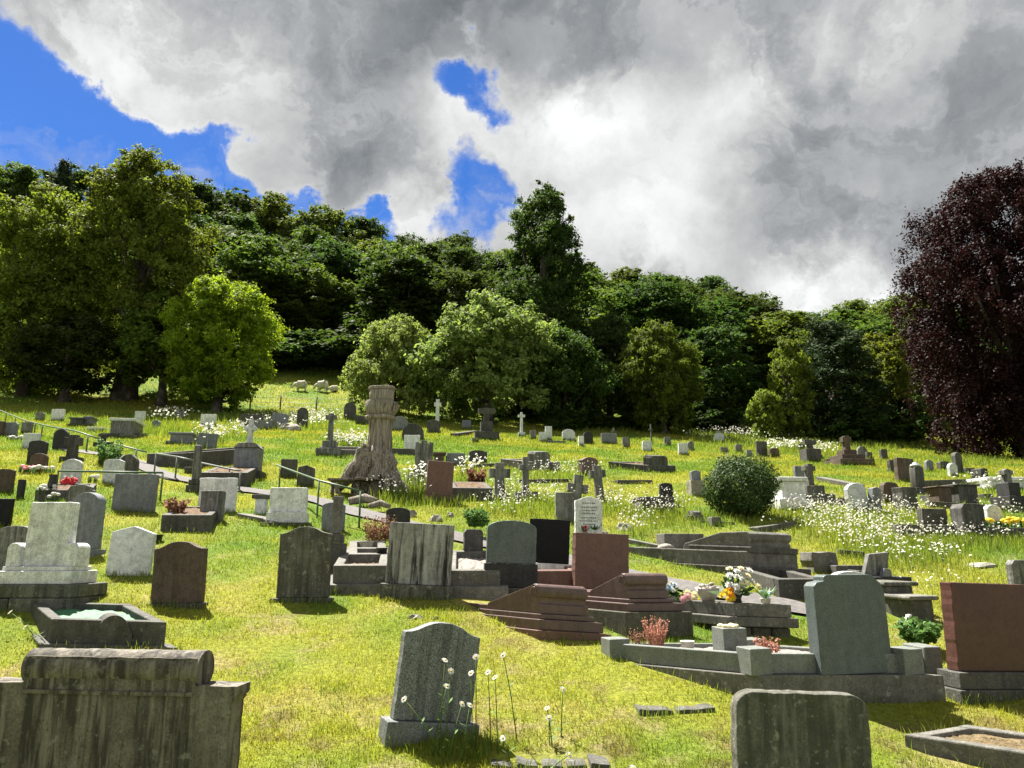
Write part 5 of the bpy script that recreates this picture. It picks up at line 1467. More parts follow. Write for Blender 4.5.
# ------------------------------------------------------------------ trees
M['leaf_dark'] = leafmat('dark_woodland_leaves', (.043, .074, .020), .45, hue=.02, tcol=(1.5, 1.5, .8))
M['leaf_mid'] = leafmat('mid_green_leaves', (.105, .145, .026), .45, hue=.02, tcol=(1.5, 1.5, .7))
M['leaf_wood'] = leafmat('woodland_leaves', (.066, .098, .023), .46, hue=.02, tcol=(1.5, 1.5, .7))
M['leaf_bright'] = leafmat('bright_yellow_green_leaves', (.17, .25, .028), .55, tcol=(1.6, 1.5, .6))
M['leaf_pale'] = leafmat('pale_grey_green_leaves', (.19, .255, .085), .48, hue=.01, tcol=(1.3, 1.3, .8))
M['leaf_purple'] = leafmat('purple_beech_leaves', (.020, .0088, .0095), .2, .6, .08, tcol=(1.4, .8, .8))
M['leaf_conifer'] = leafmat('blue_green_needles', (.032, .055, .022), .2)

def leaf_cards(P, N, size, asp, seed):
    """rhombic leaf sprays at points P facing N"""
    g = np.random.default_rng(seed)
    n = len(P)
    N = N / (np.linalg.norm(N, axis=1, keepdims=True) + 1e-9)
    r = g.normal(size=(n, 3)); A = np.cross(N, r); A /= (np.linalg.norm(A, axis=1, keepdims=True) + 1e-9)
    B = np.cross(N, A)
    L = (size * g.uniform(.6, 1.35, n))[:, None]; W = L * asp
    fold = N * L * .18
    V = np.stack([P - A * L, P + B * W - fold, P + A * L, P - B * W - fold], 1).reshape(-1, 3)
    F = np.arange(n * 4).reshape(-1, 4)
    return V, F

def crown_points(g, H, W, z0, nl, per, lr, shape, top=1.0, hollow=.35):
    """lobed crown: lobes of leaf sprays round an envelope of height H and width W starting at z0"""
    P = []; N = []; T = []; LC = []
    ch = H - z0
    for i in range(nl):
        t = g.uniform(0, 1) ** .9
        if shape == 'broad': pr = math.sqrt(max(.04, 1 - ((t - .42) / .62) ** 2)) if t > .42 else math.sqrt(max(.05, 1 - ((t - .42) / .5) ** 2))
        elif shape == 'tall': pr = (1 - t) ** .55 * (.55 + .45 * min(1, t / .2)) + .05
        elif shape == 'oval': pr = max(.12, math.sqrt(max(.02, 1 - ((t - .40) / .62) ** 2)) if t > .4 else math.sqrt(max(.1, 1 - ((t - .40) / .55) ** 2))) * (1 - .22 * t)
        elif shape == 'cone': pr = (1 - t) * .95 + .05
        elif shape == 'dome': pr = math.sqrt(max(.02, 1 - t ** 2.2)) 
        elif shape == 'weep': pr = min(1, .84 + .3 * t) * math.sqrt(max(.02, 1 - max(0, (t - .45) / .56) ** 3.2))
        a = g.uniform(0, 2 * math.pi)
        rr = W / 2 * pr * math.sqrt(g.uniform(hollow, 1)) * g.uniform(.82, 1.0)
        R_ = lr * g.uniform(.55, 1.35) * (.65 + .35 * pr)
        rr = max(0, rr - R_ * .45)
        zc = z0 + t * ch * .97
        zc = min(zc, H - R_ * .55 * top)
        c = np.array([rr * math.cos(a), rr * math.sin(a), zc])
        LC.append((c, R_))
        n = int(per * (R_ / lr) ** 2)
        # each lobe is a loose cluster of smaller sprays, with air between them
        m = max(4, int(9 + 5 * g.uniform()))
        sd_ = g.normal(size=(m, 3)); sd_ /= np.linalg.norm(sd_, axis=1, keepdims=True)
        sq = np.array([1, 1, .78 if shape != 'cone' else .4])
        sc_ = c + sd_ * (R_ * g.uniform(.45, 1.25, m))[:, None] * sq
        sr = R_ * g.uniform(.22, .48, m)
        k = g.integers(0, m, n)
        e = g.normal(size=(n, 3)); el = np.linalg.norm(e, axis=1, keepdims=True); e = e / el
        p = sc_[k] + e * (sr[k] * np.abs(g.normal(.75, .38, n)))[:, None] * np.array([1, 1, .7])
        d2 = e * .6 + sd_[k] * .6
        if shape in ('weep',): p[:, 2] -= np.abs(g.normal(0, .45, n)) * R_
        P.append(p)
        N.append(d2 * .8 + np.array([0, 0, .55]) + g.normal(0, .55, (n, 3)))
        lt = g.uniform(.78, 1.22)
        T.append(lt * g.uniform(.8, 1.2, n))
    return np.concatenate(P), np.concatenate(N), np.concatenate(T), LC

def make_tree(name, H, W, z0, nl, per, lr, shape, leaf, mat, seed, trunk_r=.35, limbs=9, asp=.55, wood='bark', hollow=.35, bare=False):
    g = np.random.default_rng(seed); random.seed(seed)
    root = bpy.data.objects.new(name, None); C.objects.link(root)
    P, N, T, LC = crown_points(g, H, W, z0, nl, per, lr, shape, hollow=hollow)
    keep = P[:, 2] > .15
    P, N, T = P[keep], N[keep], T[keep]
    V, F = leaf_cards(P, N, leaf, asp, seed)
    tint = np.repeat(np.stack([T * g.uniform(.9, 1.12, len(T)), T, T * .9], 1), 4, 0)
    mesh_np('crown', V, F, M[mat], root, tint)
    mb = MB()
    top = z0 + (H - z0) * .72
    bend = [Vector((.25 * math.sin(z * .5 + seed) * z / H, .25 * math.cos(z * .4 + seed) * z / H, z)) for z in np.linspace(-.8, top, 9)]
    mb.tube(bend, [trunk_r * (1.45 if i == 0 else 1.15 if i == 1 else 1.0 - .85 * i / 9) for i in range(9)], 9)
    for (c, r) in sorted(LC, key=lambda q: g.uniform())[:limbs]:
        zb = max(.6, min(c[2] * .55, top * .8)); s = Vector((0, 0, zb)); e = Vector(c)
        m1 = s.lerp(e, .5) + Vector((0, 0, -.04 * H + random.uniform(0, .1)))
        mb.tube([s, s.lerp(m1, .6), m1, e], [trunk_r * .42, trunk_r * .33, trunk_r * .24, trunk_r * .06], 6)
    mb.build('trunk', M[wood], root)
    root['_h'] = H; root['_w'] = W
    return root
PROTO = {}
def place_tree(root, px, Y, ytop, wpx, label, group=None, cat='tree', rot=None, used=set(), H=None, name=None):
    """px: picture column of the trunk, Y: metres away, ytop: picture row of the top"""
    o = root if root.name not in used else copy_tree(root)
    used.add(root.name)
    x = (px - 512) / FOC * (Y * math.cos(PITCH) + 0)
    d = ray(px, 420); x = d[0] / d[1] * Y
    z = gz(x, Y)
    if H is None:
        H = at_depth(px, ytop, Y).z - z
    W = wpx / FOC * Y
    h0, w0 = PROTO[root.name]
    o.location = (x, Y, z - .1)
    o.scale = (W / w0, W / w0 * random.uniform(.9, 1.1), H / h0)
    o.rotation_euler = (0, 0, random.uniform(0, 6.28) if rot is None else rot)
    tag(o, label, cat, group)
    return o
def proto(name, *a, **k):
    r = make_tree(name, *a, **k); PROTO[r.name] = (r['_h'], r['_w']); del r['_h']; del r['_w']
    return r
W1 = proto('woodland_tree', 14, 10, 1.0, 64, 520, 1.6, 'broad', .17, 'leaf_dark', 1)
W2 = proto('woodland_tree', 15, 9, 1.0, 70, 500, 1.5, 'oval', .17, 'leaf_dark', 2)
W3 = proto('woodland_tree', 13, 11, .8, 66, 520, 1.6, 'broad', .18, 'leaf_wood', 3)
W4 = proto('woodland_tree', 14, 9, .8, 80, 440, 1.3, 'dome', .16, 'leaf_dark', 4)
W5 = proto('woodland_tree', 14, 10, 1.0, 70, 500, 1.5, 'oval', .17, 'leaf_wood', 5)
W6 = proto('conifer_tree', 16, 7, .6, 120, 150, 1.1, 'cone', .24, 'leaf_conifer', 6, asp=.3)
# wooded hillside: rows of crowns climbing to the ridge
RIDGE = np.array([(-260, 150), (-100, 160), (0, 168), (60, 168), (110, 172), (150, 178), (220, 190), (300, 202), (340, 212), (380, 226), (430, 236), (500, 246), (560, 256), (600, 264), (640, 276), (690, 272), (740, 282), (780, 298), (810, 312), (850, 310), (890, 296), (960, 290), (1100, 300), (1300, 300)], float)
random.seed(21)
kinds = [W1, W2, W3, W1, W4, W5, W3, W2]
LAB = {W1.name: ('rounded dark green tree, one of many packed on the wooded hillside', 'rounded dark trees of the wooded hillside'),
       W2.name: ('taller narrow dark green tree, one of many on the wooded hillside', 'narrow dark trees of the wooded hillside'),
       W3.name: ('broad mid green tree, one of many on the wooded hillside', 'broad mid green trees of the wooded hillside'),
       W4.name: ('domed dense dark tree, one of many on the wooded hillside', 'domed dark trees of the wooded hillside'),
       W5.name: ('narrow mid green tree, one of many on the wooded hillside', 'narrow mid green trees of the wooded hillside')}
n_ = 0
for (Y, step, w, hlo, hhi, use_ridge) in ((72, 74, 128, 9.5, 13, 0), (90, 66, 108, 12, 15, 0), (108, 60, 96, 12, 16, 0), (127, 46, 84, 0, 0, 1)):
    x = -150 + random.uniform(0, 40)
    while x < 1180:
        k = kinds[n_ % len(kinds)] if n_ >= 5 else [W1, W2, W3, W4, W5][n_]
        n_ += 1
        yr = float(np.interp(x, RIDGE[:, 0], RIDGE[:, 1]))
        if use_ridge: place_tree(k, x, Y + random.uniform(-4, 4), yr + random.uniform(-5, 9), w * random.uniform(.9, 1.25), LAB[k.name][0], LAB[k.name][1])
        else:
            H = random.uniform(hlo, hhi)
            xx = ray(x, 420)[0] / ray(x, 420)[1] * Y
            ztop = gz(xx, Y) + H
            zmax = at_depth(x, yr + 8, Y).z
            place_tree(k, x, Y + random.uniform(-4, 4) + (9 if Y < 80 and 230 < x < 380 else 0), 0, w * random.uniform(.85, 1.2), LAB[k.name][0], LAB[k.name][1], H=min(H, zmax - gz(xx, Y)) if zmax - gz(xx, Y) > 5 else H)
        x += step * random.uniform(.75, 1.25)
place_tree(W6, 28, 98, 158, 62, 'dark spiky conifer poking above the trees at the picture corner')
place_tree(W6, 66, 104, 166, 50, 'second spiky conifer, next to the big leafy tree')
# trees one can tell apart
def solo(nm, *a, px, Y, ytop, wpx, label, **k):
    r = proto(nm, *a, **k); return place_tree(r, px, Y, ytop, wpx, label, rot=0)
solo('broadleaf_tree', 17, 12, 2.2, 160, 700, 1.35, 'oval', .125, 'leaf_mid', 31, trunk_r=.75, limbs=14, px=122, Y=53, ytop=154, wpx=172, label='big tall broadleaf tree with yellow lit top and stout dark trunk')
solo('broadleaf_tree', 13, 10, .8, 120, 680, 1.3, 'broad', .12, 'leaf_mid', 32, px=18, Y=52, ytop=190, wpx=150, label='dense tree with yellowish lit crown at the picture corner beside tall broadleaf')
solo('broadleaf_tree', 9, 9, 1.2, 170, 600, .95, 'broad', .105, 'leaf_bright', 33, trunk_r=.35, px=216, Y=49, ytop=283, wpx=132, label='rounded bright yellow green tree at the edge of the cemetery')
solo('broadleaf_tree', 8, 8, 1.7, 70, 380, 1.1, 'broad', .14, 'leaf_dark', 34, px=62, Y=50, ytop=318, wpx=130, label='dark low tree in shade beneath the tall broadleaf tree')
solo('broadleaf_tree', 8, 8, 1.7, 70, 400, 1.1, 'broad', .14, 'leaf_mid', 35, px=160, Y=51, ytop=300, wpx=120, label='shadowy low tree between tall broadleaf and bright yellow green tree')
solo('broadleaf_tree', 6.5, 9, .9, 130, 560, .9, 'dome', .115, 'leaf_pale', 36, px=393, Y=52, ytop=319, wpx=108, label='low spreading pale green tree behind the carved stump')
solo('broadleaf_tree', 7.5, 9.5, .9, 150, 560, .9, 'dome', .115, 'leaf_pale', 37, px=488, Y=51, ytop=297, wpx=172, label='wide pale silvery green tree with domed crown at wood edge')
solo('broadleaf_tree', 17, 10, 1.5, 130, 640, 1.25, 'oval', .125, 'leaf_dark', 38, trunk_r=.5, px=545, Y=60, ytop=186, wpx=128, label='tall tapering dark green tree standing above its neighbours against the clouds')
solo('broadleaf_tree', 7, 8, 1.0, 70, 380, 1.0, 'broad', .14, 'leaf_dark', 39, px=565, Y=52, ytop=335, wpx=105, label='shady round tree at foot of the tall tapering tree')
solo('broadleaf_tree', 8, 8, .9, 130, 560, .9, 'broad', .11, 'leaf_mid', 40, px=663, Y=51, ytop=326, wpx=92, label='rounded fresh green tree standing forward of the wood by far row')
solo('broadleaf_tree', 7, 5, .4, 60, 320, .8, 'broad', .12, 'leaf_mid', 41, px=792, Y=53, ytop=340, wpx=52, label='slender pale green tree beside the dark evergreen')
solo('evergreen_tree', 11, 7, .4, 120, 240, 1.0, 'dome', .16, 'leaf_conifer', 42, asp=.35, px=838, Y=55, ytop=318, wpx=110, label='dense dark evergreen with broad domed outline in the shade')
solo('leafy_shrub', 3.4, 4, .1, 50, 300, .6, 'dome', .10, 'leaf_mid', 43, px=765, Y=51, ytop=388, wpx=44, trunk_r=.08, label='bright bushy shrub at the edge of the wood above the round clipped shrub', limbs=5)
solo('broadleaf_tree', 9, 7, .6, 70, 360, 1.0, 'broad', .15, 'leaf_dark', 44, px=720, Y=57, ytop=330, wpx=100, label='dark tree filling the gap beside the rounded fresh green tree')
solo('broadleaf_tree', 9, 7, .6, 70, 360, 1.0, 'broad', .15, 'leaf_mid', 45, px=890, Y=58, ytop=330, wpx=80, label='mid green tree half hidden by the purple beech')
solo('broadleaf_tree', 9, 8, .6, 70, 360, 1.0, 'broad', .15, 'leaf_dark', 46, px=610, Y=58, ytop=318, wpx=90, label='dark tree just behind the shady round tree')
solo('purple_beech', 16, 13, .3, 260, 900, 1.15, 'weep', .085, 'leaf_purple', 50, trunk_r=.6, limbs=16, px=1026, Y=43, ytop=172, wpx=240, hollow=.2, label='huge dark purple copper beech with foliage hanging almost to the ground')
# undergrowth along the wood edge
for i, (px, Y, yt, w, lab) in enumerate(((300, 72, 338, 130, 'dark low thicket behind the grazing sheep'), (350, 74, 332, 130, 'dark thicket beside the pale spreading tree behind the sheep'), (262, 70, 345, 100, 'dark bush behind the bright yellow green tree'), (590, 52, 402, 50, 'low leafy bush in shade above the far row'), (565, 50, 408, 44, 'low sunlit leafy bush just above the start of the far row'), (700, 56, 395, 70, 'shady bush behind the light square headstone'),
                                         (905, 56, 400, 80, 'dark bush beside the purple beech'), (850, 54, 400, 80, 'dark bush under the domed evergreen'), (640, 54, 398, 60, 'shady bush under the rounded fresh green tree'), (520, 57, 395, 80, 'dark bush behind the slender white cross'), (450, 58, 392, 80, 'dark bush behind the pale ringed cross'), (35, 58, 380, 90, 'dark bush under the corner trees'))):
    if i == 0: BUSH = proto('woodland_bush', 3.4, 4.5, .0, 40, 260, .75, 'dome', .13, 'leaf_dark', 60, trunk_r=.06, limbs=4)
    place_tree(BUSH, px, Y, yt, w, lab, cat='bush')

# round clipped shrub
def round_shrub():
    g = np.random.default_rng(5)
    p, s = at(743, 516)
    root = thing('round_shrub', 'dense round dark green shrub with glossy little leaves on the lawn', 'shrub', p, 0)
    n = 15000
    d = g.normal(size=(n, 3)); d /= np.linalg.norm(d, axis=1, keepdims=True)
    a = np.arctan2(d[:, 1], d[:, 0]); lump = 1 + .09 * np.sin(a * 3 + d[:, 2] * 3 + .7) + .07 * np.sin(a * 5 + d[:, 2] * 4) + .05 * np.sin(a * 9 + d[:, 2] * 9) + .04 * g.normal(size=n)
    q = (1 - np.abs(g.normal(0, .16, n))) * lump
    rx = 36 * s; rz = 31 * s
    P = np.stack([d[:, 0] * q * rx, d[:, 1] * q * rx, 29 * s + d[:, 2] * q * rz], 1)
    k = P[:, 2] > .02; P = P[k]; d = d[k]
    N = d + g.normal(0, .6, d.shape) + np.array([0, 0, .3])
    V, F = leaf_cards(P, N, .028, .5, 9)
    T = g.uniform(.6, 1.5, len(P))
    mesh_np('foliage', V, F, M['shrubleaf'], root, np.repeat(T, 4))
    mb = MB()
    for i in range(7):
        a = i * .9; mb.tube([(0.05 * math.cos(a), .05 * math.sin(a), -.1), (.2 * math.cos(a), .2 * math.sin(a), .35), (rx * .7 * math.cos(a), rx * .7 * math.sin(a), 30 * s + .15 * math.sin(i * 3))], [.025, .02, .006], 6)
    mb.build('branches', M['bark'], root)
round_shrub()

# ------------------------------------------------------------------ field fence and sheep
def wire_fence():
    pts = [(250, 410), (280, 410), (316, 411), (352, 412), (388, 414)]
    P = [at(*q)[0] for q in pts]
    root = thing('wire_fence', 'sagging post and wire fence below the grazing sheep', 'fence', P[0], 0)
    o0 = P[0]
    for i, p in enumerate(P):
        MB().tube([p - o0 - Vector((0, 0, .2)), p - o0 + Vector((.02 * (i % 3 - 1), 0, 1.05))], .055, 7).build('post', M['plank'], root)
    b = MB()
    for h in (.3, .6, .95):
        line = []
        for i in range(len(P) - 1):
            for k in range(4): line.append(P[i].lerp(P[i + 1], k / 4) - o0 + Vector((0, 0, h - .08 * math.sin(math.pi * k / 4))))
        b.tube(line, .012, 5)
    b.build('wire', M['steel'], root)
wire_fence()
def sheep_mesh():
    verts = [(0, 0, .55), (-.32, 0, .58), (.30, 0, .58), (.46, 0, .62), (.62, 0, .45), (.74, 0, .25),
             (-.30, .13, .30), (-.31, .13, .0), (-.30, -.13, .30), (-.31, -.13, .0), (.26, .13, .30), (.26, .13, .0), (.26, -.13, .30), (.26, -.13, .0), (-.45, 0, .52)]
    rad = [.30, .27, .26, .15, .10, .07, .06, .04, .06, .04, .06, .04, .06, .04, .06]
    edges = [(0, 1), (0, 2), (2, 3), (3, 4), (4, 5), (1, 6), (6, 7), (1, 8), (8, 9), (2, 10), (10, 11), (2, 12), (12, 13), (1, 14)]
    me = bpy.data.meshes.new('body'); me.from_pydata(verts, edges, [])
    o = bpy.data.objects.new('body', me); C.objects.link(o)
    sk = o.modifiers.new('skin', 'SKIN'); sk.use_smooth_shade = True
    lay = me.skin_vertices[0].data if me.skin_vertices else None
    if lay is None:
        bm = bmesh.new(); bm.from_mesh(me); bm.verts.layers.skin.verify(); bm.to_mesh(me); bm.free(); lay = me.skin_vertices[0].data
    for i, r in enumerate(rad): lay[i].radius = (r, r)
    lay[0].use_root = True
    ss = o.modifiers.new('smooth', 'SUBSURF'); ss.levels = 2; ss.render_levels = 2
    me.materials.append(M['wool'])
    return o
def sheep():
    root = bpy.data.objects.new('sheep', None); C.objects.link(root)
    b = sheep_mesh(); b.parent = root
    for sy in (-1, 1):
        MB().ball((.52, sy * .10, .53), .05, 1.4, 1, .5, 8, 5).build('ear', M['wool'], root)
    return root
sh = sheep()
for i, (x, y, sz, rz, lab) in enumerate(((301, 391.5, 1.1, 3.3, 'white sheep grazing apart, its head turned away from the other two'), (322, 392, 1.15, 2.9, 'largest white sheep grazing in the middle above the fence'), (334, 392, .85, 3.5, 'smaller white sheep lying close to the largest one'))):
    o = sh if i == 0 else copy_tree(sh)
    g, s = at(x, y); o.location = g - Vector((0, 0, .02 if i < 2 else .18)); o.rotation_euler = (0, 0, rz); o.scale = (sz,) * 3
    tag(o, lab, 'sheep', 'sheep grazing above the cemetery')

# ------------------------------------------------------------------ daisies
def daisy_heads(P, N, r, g, petals=9):
    """petal rhombs and a disc for each head: returns petals V,F and disc V,F"""
    n = len(P)
    N = N / np.linalg.norm(N, axis=1, keepdims=True)
    a = np.cross(N, g.normal(size=(n, 3))); a /= np.linalg.norm(a, axis=1, keepdims=True); b = np.cross(N, a)
    k = 8
    ring = [P + (a * math.cos(2 * math.pi * i / k) + b * math.sin(2 * math.pi * i / k)) * r[:, None] * (1 if i % 2 else .8) for i in range(k)]
    V = np.stack(ring, 1).reshape(-1, 3)
    base = np.arange(n)[:, None] * k
    F = np.concatenate([base + np.array([0, 1, 2, 3]), base + np.array([0, 3, 4, 7]), base + np.array([4, 5, 6, 7])], 1).reshape(-1, 4)
    ring2 = [P + N * r[:, None] * .12 + (a * math.cos(math.pi / 2 * i) + b * math.sin(math.pi / 2 * i)) * r[:, None] * .34 for i in range(4)]
    V2 = np.stack(ring2, 1).reshape(-1, 3); F2 = np.arange(n * 4).reshape(-1, 4)
    return V, F, V2, F2
def make_daisy(h, lean, az, r, seed):
    rr = random.Random(seed)
    root = bpy.data.objects.new('oxeye_daisy', None); C.objects.link(root)
    tip = Vector((math.cos(az) * lean, math.sin(az) * lean, h))
    MB().tube([(0, 0, -.05), tip * .5 + Vector((0, 0, h * .06)), tip], [.0045, .0035, .003], 5).build('stem', M['stem'], root)
    N = Vector((math.cos(az) * .5, -.5 + math.sin(az) * .3, rr.uniform(.45, 1.1))).normalized()
    u = N.orthogonal().normalized(); v = N.cross(u)
    b = MB(); k = 17
    for i in range(k):
        w = 2 * math.pi * i / k + rr.uniform(-.06, .06); d = u * math.cos(w) + v * math.sin(w); t = -u * math.sin(w) + v * math.cos(w)
        L = r * rr.uniform(.88, 1.08)
        b.add([tip + d * r * .2, tip + d * L * .65 + t * r * .16 + N * r * .06, tip + d * L - N * r * .05, tip + d * L * .65 - t * r * .16 + N * r * .06], [(0, 1, 2, 3)])
    b.build('petals', M['petal_white'], root)
    MB().ball(tuple(tip + N * r * .06), r * .3, 1, 1, .7, 9, 5).build('centre', M['disc'], root)
    b = MB()
    for i in range(5):
        f = .1 + .13 * i; c = tip * f; w = rr.uniform(0, 6.3); d = Vector((math.cos(w), math.sin(w), .5)) * .06; t = Vector((-math.sin(w), math.cos(w), 0)) * .008
        b.add([c, c + d * .6 + t, c + d, c + d * .6 - t], [(0, 1, 2, 3)])
    b.build('leaves', M['stem'], root)
    return root
near = [(445, 660, 5.25), (451, 671, 5.2), (447, 686, 5.2), (404, 699, 5.1), (476, 657, 5.3), (471, 673, 5.3), (488, 672, 5.35), (495, 677, 5.35), (462, 704, 5.15), (470, 705, 5.2), (503, 738, 5.2), (563, 689, 5.6), (547, 708, 5.5), (549, 718, 5.45), (569, 755, 5.1), (633, 768, 4.9), (503, 655, 5.5), (10, 612, 7.2), (25, 627, 6.9)]
for i, (x, y, Y) in enumerate(near):
    q = at_depth(x, y, Y)
    bx = q.x + (.30 if x < 440 else random.uniform(-.16, .12)); by = Y + random.uniform(-.06, .06)
    z = gz(bx, by); h = max(.05, q.z - z)
    dx = Vector((q.x - bx, Y - by, 0))
    o = make_daisy(h, dx.length, math.atan2(dx.y, dx.x), .026, i); o.location = (bx, by, z)
    tag(o, 'tall white oxeye daisy with yellow centre on a thin stem in the front grass', 'daisy', 'oxeye daisies in the front grass')

PATCH = [  # picture ellipse (x, y, rx, ry), heads, stem height, head radius
    (850, 530, 60, 18, 810, 0.29, 0.017), (815, 516, 34, 9, 270, 0.29, 0.017), (905, 520, 35, 10, 198, 0.29, 0.017), (880, 548, 40, 12, 234, 0.24, 0.016), (960, 543, 66, 5, 270, 0.26, 0.016), (1000, 520, 30, 7, 81, 0.30, 0.019),
    (655, 514, 32, 10, 360, .32, 0.016), (545, 504, 44, 9, 255, .32, 0.016), (505, 512, 28, 9, 165, .3, 0.016), (610, 510, 20, 9, 165, .32, 0.016), (560, 478, 40, 6, 195, .35, 0.020), (505, 494, 20, 7, 120, .35, 0.019), (770, 515, 24, 7, 54, 0.34, 0.020),
    (310, 422, 30, 8, 420, .5, 0.060), (350, 447, 28, 7, 300, .4, 0.050), (265, 425, 20, 6, 120, .5, 0.050), (212, 442, 20, 8, 160, .5, 0.045), (170, 420, 22, 4, 120, .6, 0.060), (742, 438, 46, 5, 420, .6, 0.050), (790, 451, 26, 4, 240, .5, 0.050), (825, 455, 14, 4, 90, .5, 0.050),
    (425, 492, 20, 9, 170, .45, 0.030), (470, 478, 14, 7, 110, .4, 0.030), (395, 498, 22, 8, 150, .4, 0.020), (920, 566, 50, 10, 99, 0.26, 0.019), (640, 535, 20, 6, 90, .3, 0.017), (940, 590, 40, 10, 45, 0.17, 0.014), (990, 492, 30, 6, 60, .4, 0.035), (238, 436, 10, 5, 60, .5, 0.045)]
def blocked(x, y):
    """whether ground points lie under a grave or the path"""
    m = np.zeros(len(x), bool)
    for f in FOOT:
        if f[2] is None:
            Mx = f[4]; x0, x1, y0, y1 = f[5]
            A = np.array([[Mx[0][0], Mx[0][1]], [Mx[1][0], Mx[1][1]]]); Ai = np.linalg.inv(A)
            dx = x - Mx[0][3]; dy = y - Mx[1][3]
            u = Ai[0, 0] * dx + Ai[0, 1] * dy; v = Ai[1, 0] * dx + Ai[1, 1] * dy
            m |= (u > x0 + .02) & (u < x1 - .02) & (v > y0 + .02) & (v < y1 - .02)
        else:
            dx = x - f[0]; dy = y - f[1]; c, s = math.cos(f[5]), math.sin(f[5])
            u = dx * c + dy * s; v = -dx * s + dy * c
            m |= (np.abs(u) < f[2]) & (v > f[3]) & (v < f[4])
    pl = np.array(PATHLINE)
    for i in range(len(pl) - 1):
        d = pl[i + 1] - pl[i]; L2 = (d ** 2).sum()
        t = np.clip(((x - pl[i, 0]) * d[0] + (y - pl[i, 1]) * d[1]) / L2, 0, 1)
        m |= ((x - pl[i, 0] - t * d[0]) ** 2 + (y - pl[i, 1] - t * d[1]) ** 2) < .36 ** 2
    return m
WF = {'p': [], 'n': [], 'r': [], 's': []}
TALL = []
g = np.random.default_rng(77)
for (cx, cy, rx, ry, n, sh_, hr) in PATCH:
    for _ in range(n):
        a = g.uniform(0, 6.283); q = math.sqrt(g.uniform(0, 1)) ; q = q * (1 + .25 * g.normal())
        p, s = at(cx + rx * q * math.cos(a), cy + ry * q * math.sin(a))
        h = sh_ * g.uniform(.55, 1.25)
        WF['s'].append((p.x, p.y, p.z)); l = g.normal(0, .05, 2)
        WF['p'].append((p.x + l[0], p.y + l[1], p.z + h)); WF['n'].append((g.normal(0, .7), g.normal(-.3, .7), g.uniform(.3, 1.0))); WF['r'].append(hr * g.uniform(.7, 1.2))
    for _ in range(int(n * 2.0)):
        a = g.uniform(0, 6.283); q = math.sqrt(g.uniform(0, 1)) * (1 + .3 * g.normal())
        p, s = at(cx + rx * q * math.cos(a), cy + ry * q * math.sin(a))
        TALL.append((p.x, p.y, sh_ * g.uniform(.35, .8)))
WP = np.array(WF['p']); WN = np.array(WF['n']); WR = np.array(WF['r']); WS = np.array(WF['s'])
keep = ~blocked(WS[:, 0], WS[:, 1]); WP, WN, WR, WS = WP[keep], WN[keep], WR[keep], WS[keep]
# the ones that show largest are plants of their own
order = np.argsort(-(WR / WP[:, 1])); solo_i = order[:260]; rest = order[260:]
V, F, V2, F2 = daisy_heads(WP[rest], WN[rest], WR[rest], g)
fl = mesh_np('wildflower_meadow', np.concatenate([V, V2]), np.concatenate([F, F2 + len(V)]), M['petal_white'])
fl.data.materials.append(M['disc'])
fl.data.polygons.foreach_set('material_index', np.concatenate([np.zeros(len(F), np.int32), np.ones(len(F2), np.int32)]))
fl['kind'] = 'stuff'; tag(fl, 'drifts of small white daisies growing among the graves', None)
pro = []
for i in range(6):
    h = .42
    b = MB(); b.tube([(0, 0, -.05), (.01, 0, h * .5), (.02 * (i - 2), .01, h)], .004, 4)
    me_v, me_f, dv, df = daisy_heads(np.array([[.02 * (i - 2), .01, h]]), np.array([[.2 * (i - 2.5), -.45, 1.0]]), np.array([.03]), g)
    k = len(b.f)
    b.add(me_v, [tuple(f) for f in me_f]); k2 = len(b.f); b.add(dv, [tuple(f) for f in df])
    me = bpy.data.meshes.new('meadow_daisy'); me.from_pydata(b.v, [], b.f)
    for m in ('stem', 'petal_white', 'disc'): me.materials.append(M[m])
    me.polygons.foreach_set('material_index', [0] * k + [1] * (k2 - k) + [2] * (len(b.f) - k2))
    pro.append(me)
for j, i in enumerate(solo_i):
    o = bpy.data.objects.new('meadow_daisy', pro[j % 6]); C.objects.link(o)
    o.location = WS[i]; hh = (WP[i, 2] - WS[i, 2]) / .42; o.scale = (WR[i] / .03, WR[i] / .03, hh); o.rotation_euler = (0, 0, g.uniform(-.8, .8))
    tag(o, 'small white meadow daisy on a green stem among the graves', 'daisy', 'meadow daisies among the graves')
